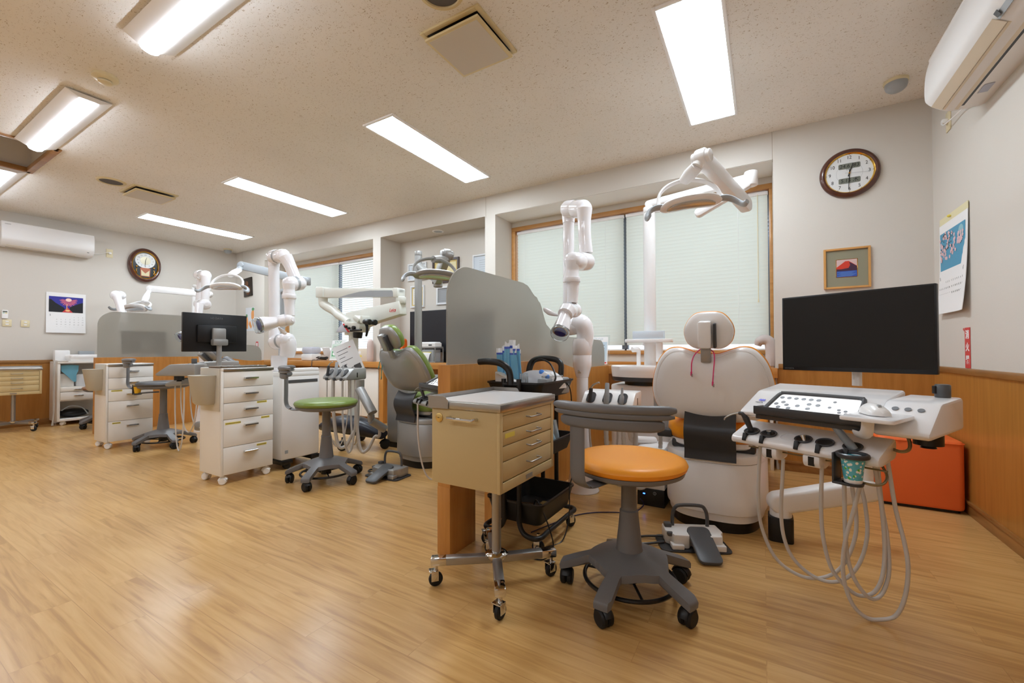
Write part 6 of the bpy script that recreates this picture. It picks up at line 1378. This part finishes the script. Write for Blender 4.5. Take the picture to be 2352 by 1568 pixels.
mb = MB(); mb.span((.05, -.0515, .01), (.1, -.0495, .026)); mb.build('display', M_dgrey, b)
t = thing('television', 'large black flat screen on the worktop in the niche', 'television', (-3.3, 3.98, ZC))
mb = MB(); mb.span((-.56, -.02, .12), (.56, .015, .635), .004); mb.build('case', M_scase, t)
mb = MB(); mb.span((-.55, -.0212, .14), (.55, -.0195, .627)); mb.build('screen', mat('grey_screen', (34, 35, 40), .3), t, smooth=False)
mb = MB(); mb.span((-.15, -.06, 0), (.15, .08, .012), .003); mb.span((-.03, -.01, .01), (.03, .01, .13)); mb.build('stand', M_black, t)
t = thing('defibrillator_case', 'bright orange portable case with a dark handle behind the green dental chair', 'case', (-3.95, 3.86, ZC+.0))
mb = MB(); mb.prism(rrect(-.105, 0, .105, .29, .03), .09, 'xz', -.045, .01); mb.build('case', mat('signal_orange', (240, 108, 36), .4), t)
mb = MB(); mb.tube([(-.06, 0, .28), (-.04, 0, .325), (.04, 0, .325), (.06, 0, .28)], .009, n=8); mb.build('handle', M_black, t)
mb = MB(); mb.prism(rect(.01, .14, .07, .24), .002, 'xz', -.0475); mb.build('window', mat('case_window', (100, 84, 120), .3), t); mb = MB(); mb.text('AED', frameM((-.03, -.0458, .06), (1, 0, 0), (0, 0, 1)), .035); mb.build('lettering', M_paper, t)
t = thing('storage_box', 'cream box with a small yellow label under the open blind', 'box', (-4.62, 3.9, ZC))
mb = MB(); mb.span((-.17, -.08, 0), (.17, .1, .17), .006); b = mb.build('box', mat('cream_carton', (226, 214, 196), .6), t); mb = MB(); mb.span((-.09, -.0815, .06), (.03, -.0795, .08)); mb.build('label', M_yellow, b, label='yellow label')
mb = MB(); mb.span((-.06, -.0815, .1), (.01, -.0795, .135)); mb.build('window', M_paper, b)
t = thing('plush_cushion', 'tall pinkish cushion standing upright beside the cream box', 'cushion', (-4.37, 3.77, ZC))
mb = MB(); mb.tube([(0, 0, .0), (0, 0, .04), (.0, 0, .2), (.003, 0, .265), (.004, 0, .29)], [.03, .042, .042, .034, .012], n=16, sub=5); mb.build('cushion', mat('pink_plush', (214, 196, 190), .95, bump=.5, bscale=160), t)
t = thing('desk_device', 'white rounded desk device left on the far worktop', 'device', (-5.74, 3.85, ZC))
mb = MB(); mb.span((-.13, -.07, 0), (.13, .09, .1), .02); mb.build('base', M_white, t); mb = MB(); mb.span((-.14, -.06, .1), (.12, .1, .2), .03); mb.build('cover', mat('lilac_grey', (204, 206, 218), .4), t)
t = thing('wall_adapter', 'tangle of dark cables with a white charger on the far worktop', 'charger', (-5.42, 3.84, ZC))
mb = MB(); mb.box((0, .06, .1), (.16, .02, .2), .01, (.3, 0, 0)); mb.build('charger', M_white, t)
mb = MB(); rnd = random.Random(9); mb.tube([(rnd.uniform(-.16, .2), rnd.uniform(-.06, .02), .012+rnd.uniform(0, .05)) for k in range(16)], .005, n=8, sub=8); mb.build('cable', M_black, t)
mb = MB(); mb.tube([(-.1, -.06, .02), (-.09, -.115, .01), (-.09, -.128, -.05), (-.09, -.13, -.2), (-.08, -.13, -.3)], .004, n=8); mb.build('hanging_cable', M_dgrey, t)
# tray and box on the white lamp pole
t = thing('bracket_tray', 'white tray clamped to the white lamp pole', 'tray', (-.7, 3.13, .93))
mb = MB(); zt = .965; mb.prism(rrect(-.85, 3.0, -.53, 3.085, .02), .024, 'xy', zt, .004); mb.build('tray', M_white, t, True)
mb = MB(); mb.span((-.745, 3.075, zt), (-.655, 3.088, zt+.02)); mb.lathe([(.0425, zt-.02), (.052, zt-.02), (.052, zt+.03), (.0425, zt+.03)], (-.7, 3.13, 0), n=24); mb.span((-.64, 3.03, .83), (-.6, 3.08, zt), .006); mb.build('clamp', M_white, t, True)
t = thing('glove_box', 'pale blue and white carton on the bracket tray', 'carton', (-.69, 3.04, .9895))
mb = MB(); mb.span((-.105, -.03, 0), (.105, .03, .055), .002); mb.build('carton', mat('pale_carton', (214, 226, 236), .6), t)
# ------------------------------------------------------------------ dental microscope
M_mic = mat('microscope_white', (228, 230, 222), .32)
YM = 2.75
mc = aty(812, 800, YM); mx_ = mc.x
t = thing('dental_microscope', 'pale microscope on a tall stand with jointed arms in front of the far window', 'microscope', (mx_, YM, 0))
m_ = lambda u, v, dy=0: aty(u, v, YM+dy)
mb = MB(); mb.cyl((mx_, YM, .15), (mx_, YM, 1.2), .045, n=28); mb.build('column', M_mic, t, True)
mb = MB()
secs = []
for k in range(9):
    f = -1+.25*k; secs.append([(mx_+f*.42, YM-.02+(.05+.05*(1-abs(f)))*cos(a)*1.3, .15+(.045+.05*(1-f*f))*sin(a)+.05*(1-f*f)) for a in [2*pi*j/14 for j in range(14)]])
mb.loft(secs); mb.build('base', mat('microscope_base', (28, 32, 44), .3), t, True)
for x, y in ((-.38, -.02), (.1, -.2), (.38, .05), (-.1, .18)):
    caster(t, x, y, .8, .042, name='caster', twin=True, top=.12)
mb = MB(); lo = [m_(u, v) for u, v in ((803, 719), (925, 692), (928, 722), (868, 741), (800, 770))]
mb.prism([(p.x, p.z) for p in lo], .09, 'xz', YM-.05, .008); la = mb.build('lower_arm', M_mic, t, True)
pz = m_(911, 713); mb = MB(); mb.text('Leica', frameM((pz.x, YM-.0505, pz.z), (1, 0, 0), (0, 0, 1)), .04, shear=.35, bold=.0005); mb.span((pz.x-.03, YM-.0512, pz.z-.018), (pz.x+.04, YM-.0502, pz.z-.016)); mb.build('lettering', mat('logo_red', (214, 40, 44), .5), la, True)
mb = MB(); a, b_ = m_(921, 698), m_(921, 684); mb.cyl(a, b_+Vector((0, 0, .01)), .045, n=24, rd=.006); mb.build('arm_joint', M_mic, t, True)
mb = MB(); q = [m_(u, v) for u, v in ((735, 662), (923, 663), (923, 682), (735, 684))]; mb.prism([(p.x, p.z) for p in q], .075, 'xz', YM-.04, .006); q = [m_(u, v) for u, v in ((735, 660), (752, 660), (752, 684), (735, 684))]; mb.prism([(p.x, p.z) for p in q], .1, 'xz', YM-.055, .01); q = [m_(u, v) for u, v in ((912, 662), (923, 662), (923, 684), (912, 684))]; mb.prism([(p.x, p.z) for p in q], .1, 'xz', YM-.055, .01); ua = mb.build('upper_arm', M_mic, t, True)
mb = MB(); q = [m_(u, v, -.042) for u, v in ((779, 682.5), (800, 676), (825, 670), (850, 667), (900, 666.5), (908, 681.5))]; mb.prism([(p.x, p.z) for p in q], .003, 'xz', YM-.043); mb.build('grey_inlay', M_lgrey, ua, True)
mb = MB(); mb.tube([m_(742, 680), m_(742, 690), m_(743, 697), m_(750, 703), m_(762, 710), m_(773, 717)], [.048, .046, .046, .046, .045, .044], n=20, sub=6); mb.build('swing_arm', M_mic, t, True)
mb = MB(); mb.tube([m_(768, 714, -.02), m_(778, 724, -.03), m_(790, 731, -.04), m_(802, 740, -.05)], [.038, .04, .036, .038], n=16, sub=4); mb.build('carrier', M_mic, t, True)
yh = YM-.12; h_ = lambda u, v: aty(u, v, yh)
mb = MB(); q = [h_(u, v) for u, v in ((792, 738), (829, 741), (830, 752), (826, 762), (807, 763), (795, 750))]; mb.prism([(p.x, p.z) for p in q], .13, 'xz', yh-.02, .012); hd = mb.build('optics_head', M_mic, t, True)
mb = MB(); q = [h_(u, v) for u, v in ((791.5, 743), (793.5, 743), (806, 762), (804, 763)) ]; mb.prism([(p.x, p.z) for p in q], .02, 'xz', yh-.025); mb.build('red_stripe', mat('logo_red'), hd, True)
mb = MB(); q = [h_(u, v) for u, v in ((789, 744), (803, 762), (775, 763), (781, 753))]; mb.prism([(p.x, p.z) for p in q], .06, 'xz', yh-.02, .004); mb.build('grey_wing', mat('wing_grey', (196, 198, 208), .4), hd, True)
a, b_ = h_(816, 762), h_(815, 776); mb = MB(); mb.cyl(a+Vector((0, .03, 0)), b_+Vector((0, .03, 0)), .044, .04, n=28, rd=.006); mb.build('objective', M_black, hd, True)
for u, v, r in ((801, 750, .013), (808, 754, .012), (819, 753, .018)):
    mb = MB(); p = h_(u, v); mb.cyl(p+Vector((0, -.02, 0)), p+Vector((0, -.045, 0)), r, n=18, rd=.003); mb.build('knob', M_black, hd, True)
mb = MB(); p, q = h_(812, 759), h_(836, 758); mb.cyl(p+Vector((0, -.03, 0)), q+Vector((0, -.03, 0)), .014, .009, n=12); mb.build('focus_handle', M_black, hd, True)
mb = MB(); p = h_(826, 733); mb.box(p, (.085, .1, .055), .02, (0, .5, 0)); p = h_(839, 734); mb.box(p, (.035, .1, .07), .012); mb.build('eyepiece_block', M_mic, hd, True)
for dy in (-.03, .035):
    mb = MB(); p, q = h_(843, 739), h_(856, 740); mb.cyl(p+Vector((0, dy, 0)), q+Vector((0, dy, 0)), .022, .026, n=20, rd=.004); mb.build('eyepiece', M_black, hd, True)
mb = MB(); mb.tube([h_(841, 742), h_(843, 750), h_(843, 762), h_(841, 772)], [.016, .013, .012, .009], n=10, sub=4); mb.build('grip', M_black, hd, True)
# printed sheet leaning behind the silver holder
F_ = frameM(aty(799, 829, 2.6), aty(830, 808, 2.6)-aty(799, 829, 2.6), aty(785, 808, 2.6)-aty(799, 829, 2.6))
X_ = (aty(833, 812, 2.62)-aty(795, 838, 2.62)).normalized(); n_ = Vector((.5, -.85, .12)).normalized(); X_ = (X_-n_*X_.dot(n_)).normalized(); Y_ = n_.cross(X_)
c = aty(800, 822, 2.62); F_ = frameM(c, X_, Y_)
t = thing('notice_sheet', 'white printed sheet standing tilted behind the silver instrument holder', 'paper', c)
mb = MB(); flat(mb, F_, rect(-.105, -.148, .105, .148), 0, .001); s = mb.build('sheet', M_paper, t, True)
mb = MB(); mb.use(M_dgrey)
for k, (x0, x1) in enumerate(((-.08, .03), (-.08, .02), (-.08, -.02), (-.08, .04), (-.08, -.03))): flat(mb, F_, rect(x0, .09-.035*k, x1, .095-.035*k), .0012, .0002)
flat(mb, F_, rect(-.09, -.08, -.04, -.05), .0012, .0002); flat(mb, F_, rect(-.085, -.1, .05, -.094), .0012, .0002); flat(mb, F_, rect(.02, -.135, .085, -.085), .0012, .0002); mb.use(M_lgrey); flat(mb, F_, rect(-.03, -.135, .01, -.105), .0012, .0002); mb.use(mat('sticker_red')); flat(mb, F_, rect(.04, .09, .06, .097), .0013, .0002); mb.build('print', None, s, True)
# ------------------------------------------------------------------ shelf cart at the far left
sx, sy = -7.6, 1.88
t = thing('shelf_cart', 'white open shelf cart with two drawers against the far left wall', 'cart', (sx, sy, 0))
x0, x1, y0, y1, zt = sx-.16, sx+.16, sy-.26, sy+.26, .765
mb = MB(); mb.span((x0, y0, .05), (x1, y0+.025, zt), .003); mb.span((x0, y1-.025, .05), (x1, y1, zt), .003); mb.span((x0, y0, zt-.0), (x1+.008, y1, zt+.025), .003); mb.span((x0, y0+.02, .05), (x1, y1-.02, .08), .003); mb.span((x0, y0+.02, .52-.06), (x1, y1-.02, .475)); mb.span((x0, y0+.02, .3), (x1, y1-.02, .32)); mb.span((x0, y0+.02, .08), (x0+.01, y1-.02, zt)); mb.build('body', M_cab, t, True)
for z0, z1 in ((.415, .465), (.315, .41)):
    mb = MB(); mb.span((x1-.006, y0+.025, z0), (x1+.012, y1-.025, z1), .003); d = mb.build('drawer', M_cab, t, True)
    mb = MB(); mb.span((x1+.01, sy-.12, (z0+z1)/2-.005), (x1+.03, sy-.03, (z0+z1)/2+.006), .004); mb.build('drawer_handle', M_chrome, d, True)
for a, b_ in ((.12, -.2), (.12, .2), (-.12, -.2), (-.12, .2)): caster(t, a, b_, .7, .022, white=True, top=.055)
zc = zt+.0255
t = thing('sterile_tray_case', 'white flat rounded case on the shelf cart top', 'case', (sx+.02, sy, zc)); mb = MB(); mb.loft([[(x, y, z) for x, y in rrect(-.12+e, -.15+e, .12-e, .17-e, .03)] for e, z in ((.02, 0), (.005, .03), (0, .06), (.005, .075), (.02, .085), (.03, .085))]); mb.build('case', M_white, t)
t = thing('white_box', 'small white cube box at the left on the shelf cart top', 'box', (sx-.1, sy-.17, zc)); mb = MB(); mb.span((-.05, -.07, 0), (.04, .07, .14), .012); mb.build('box', M_white, t)
t = thing('white_box', 'small grey sided box at the back of the shelf cart top', 'box', (sx-.125, sy+.06, zc)); mb = MB(); mb.span((-.03, -.07, 0), (.03, .08, .13), .006); mb.build('box', M_lgrey, t)
t = thing('power_cable', 'pale cords hanging down the left side of the shelf cart', 'cord', (sx+.12, y0-.01, zc))
mb = MB(); mb.tube([(.0, .08, .004), (0, .02, .006), (.0, -.014, -.02), (.0, -.016, -.3), (.01, -.016, -.6), (.015, -.018, -.78)], .005, n=8); mb.build('cord', M_hose, t); mb = MB(); mb.tube([(.05, .1, .004), (.05, .02, .006), (.04, -.012, -.02), (.03, -.014, -.3), (.02, -.012, -.6), (.018, -.03, -.78)], .005, n=8); mb.build('cord', M_hose, t)
for k, (y, w, hh, m_2, l) in enumerate(((-.17, .07, .16, M_cab, 'white carton at the left on the upper shelf'), (-.03, .05, .15, M_wframe, 'white bottle box in the middle of the upper shelf'), (.1, .08, .11, mat('pale_blue_box', (170, 206, 226), .5), 'pale blue carton at the right on the upper shelf'))):
    t = thing('carton', l+' of the shelf cart', 'carton', (sx+.05, sy+y, .476), 0, 'cartons on the shelf cart'); mb = MB(); mb.span((-.05, -w, 0), (.05, w, hh), .004); mb.build('carton', m_2, t)
t = thing('blue_pouch', 'folded blue pouches drooping from the upper shelf of the shelf cart', 'pouch', (sx+.11, sy-.12, .64)); mb = MB(); mb.sheet([[(0, -.1, .1), (.01, -.03, .11), (.0, .06, .1)], [(.02, -.1, .03), (.03, -.03, .02), (.02, .05, .03)], [(.03, -.06, -.02), (.035, -.01, -.03), (.03, .03, -.02)], [(.035, -.0, -.1), (.04, .015, -.11), (.035, .03, -.1)]], .012); mb.build('pouch', mat('blue_pouch_paper', (106, 168, 190), .6), t)
t = thing('tool_bag', 'black bag with a loop of tubing on the bottom shelf of the shelf cart', 'bag', (sx, sy-.03, .0805)); mb = MB(); mb.ball((0, -.05, .055), .09, (1.1, 1.6, .6)); mb.build('bag', M_black, t); mb = MB(); mb.tube([(.1, -.18, .1), (.11, -.1, .15), (.12, .0, .12), (.12, .06, .03)], .006, n=8); mb.build('tubing', M_lgrey, t)
SC.view_settings.view_transform = 'Standard'; SC.view_settings.look = 'None'
SC.view_settings.exposure = .36; SC.view_settings.gamma = 1; SC.view_settings.use_curve_mapping = False
SC.cycles.use_denoising = True
SC.cycles.max_bounces = 10; SC.cycles.diffuse_bounces = 6; SC.cycles.transparent_max_bounces = 12
SC.cycles.sample_clamp_indirect = 6
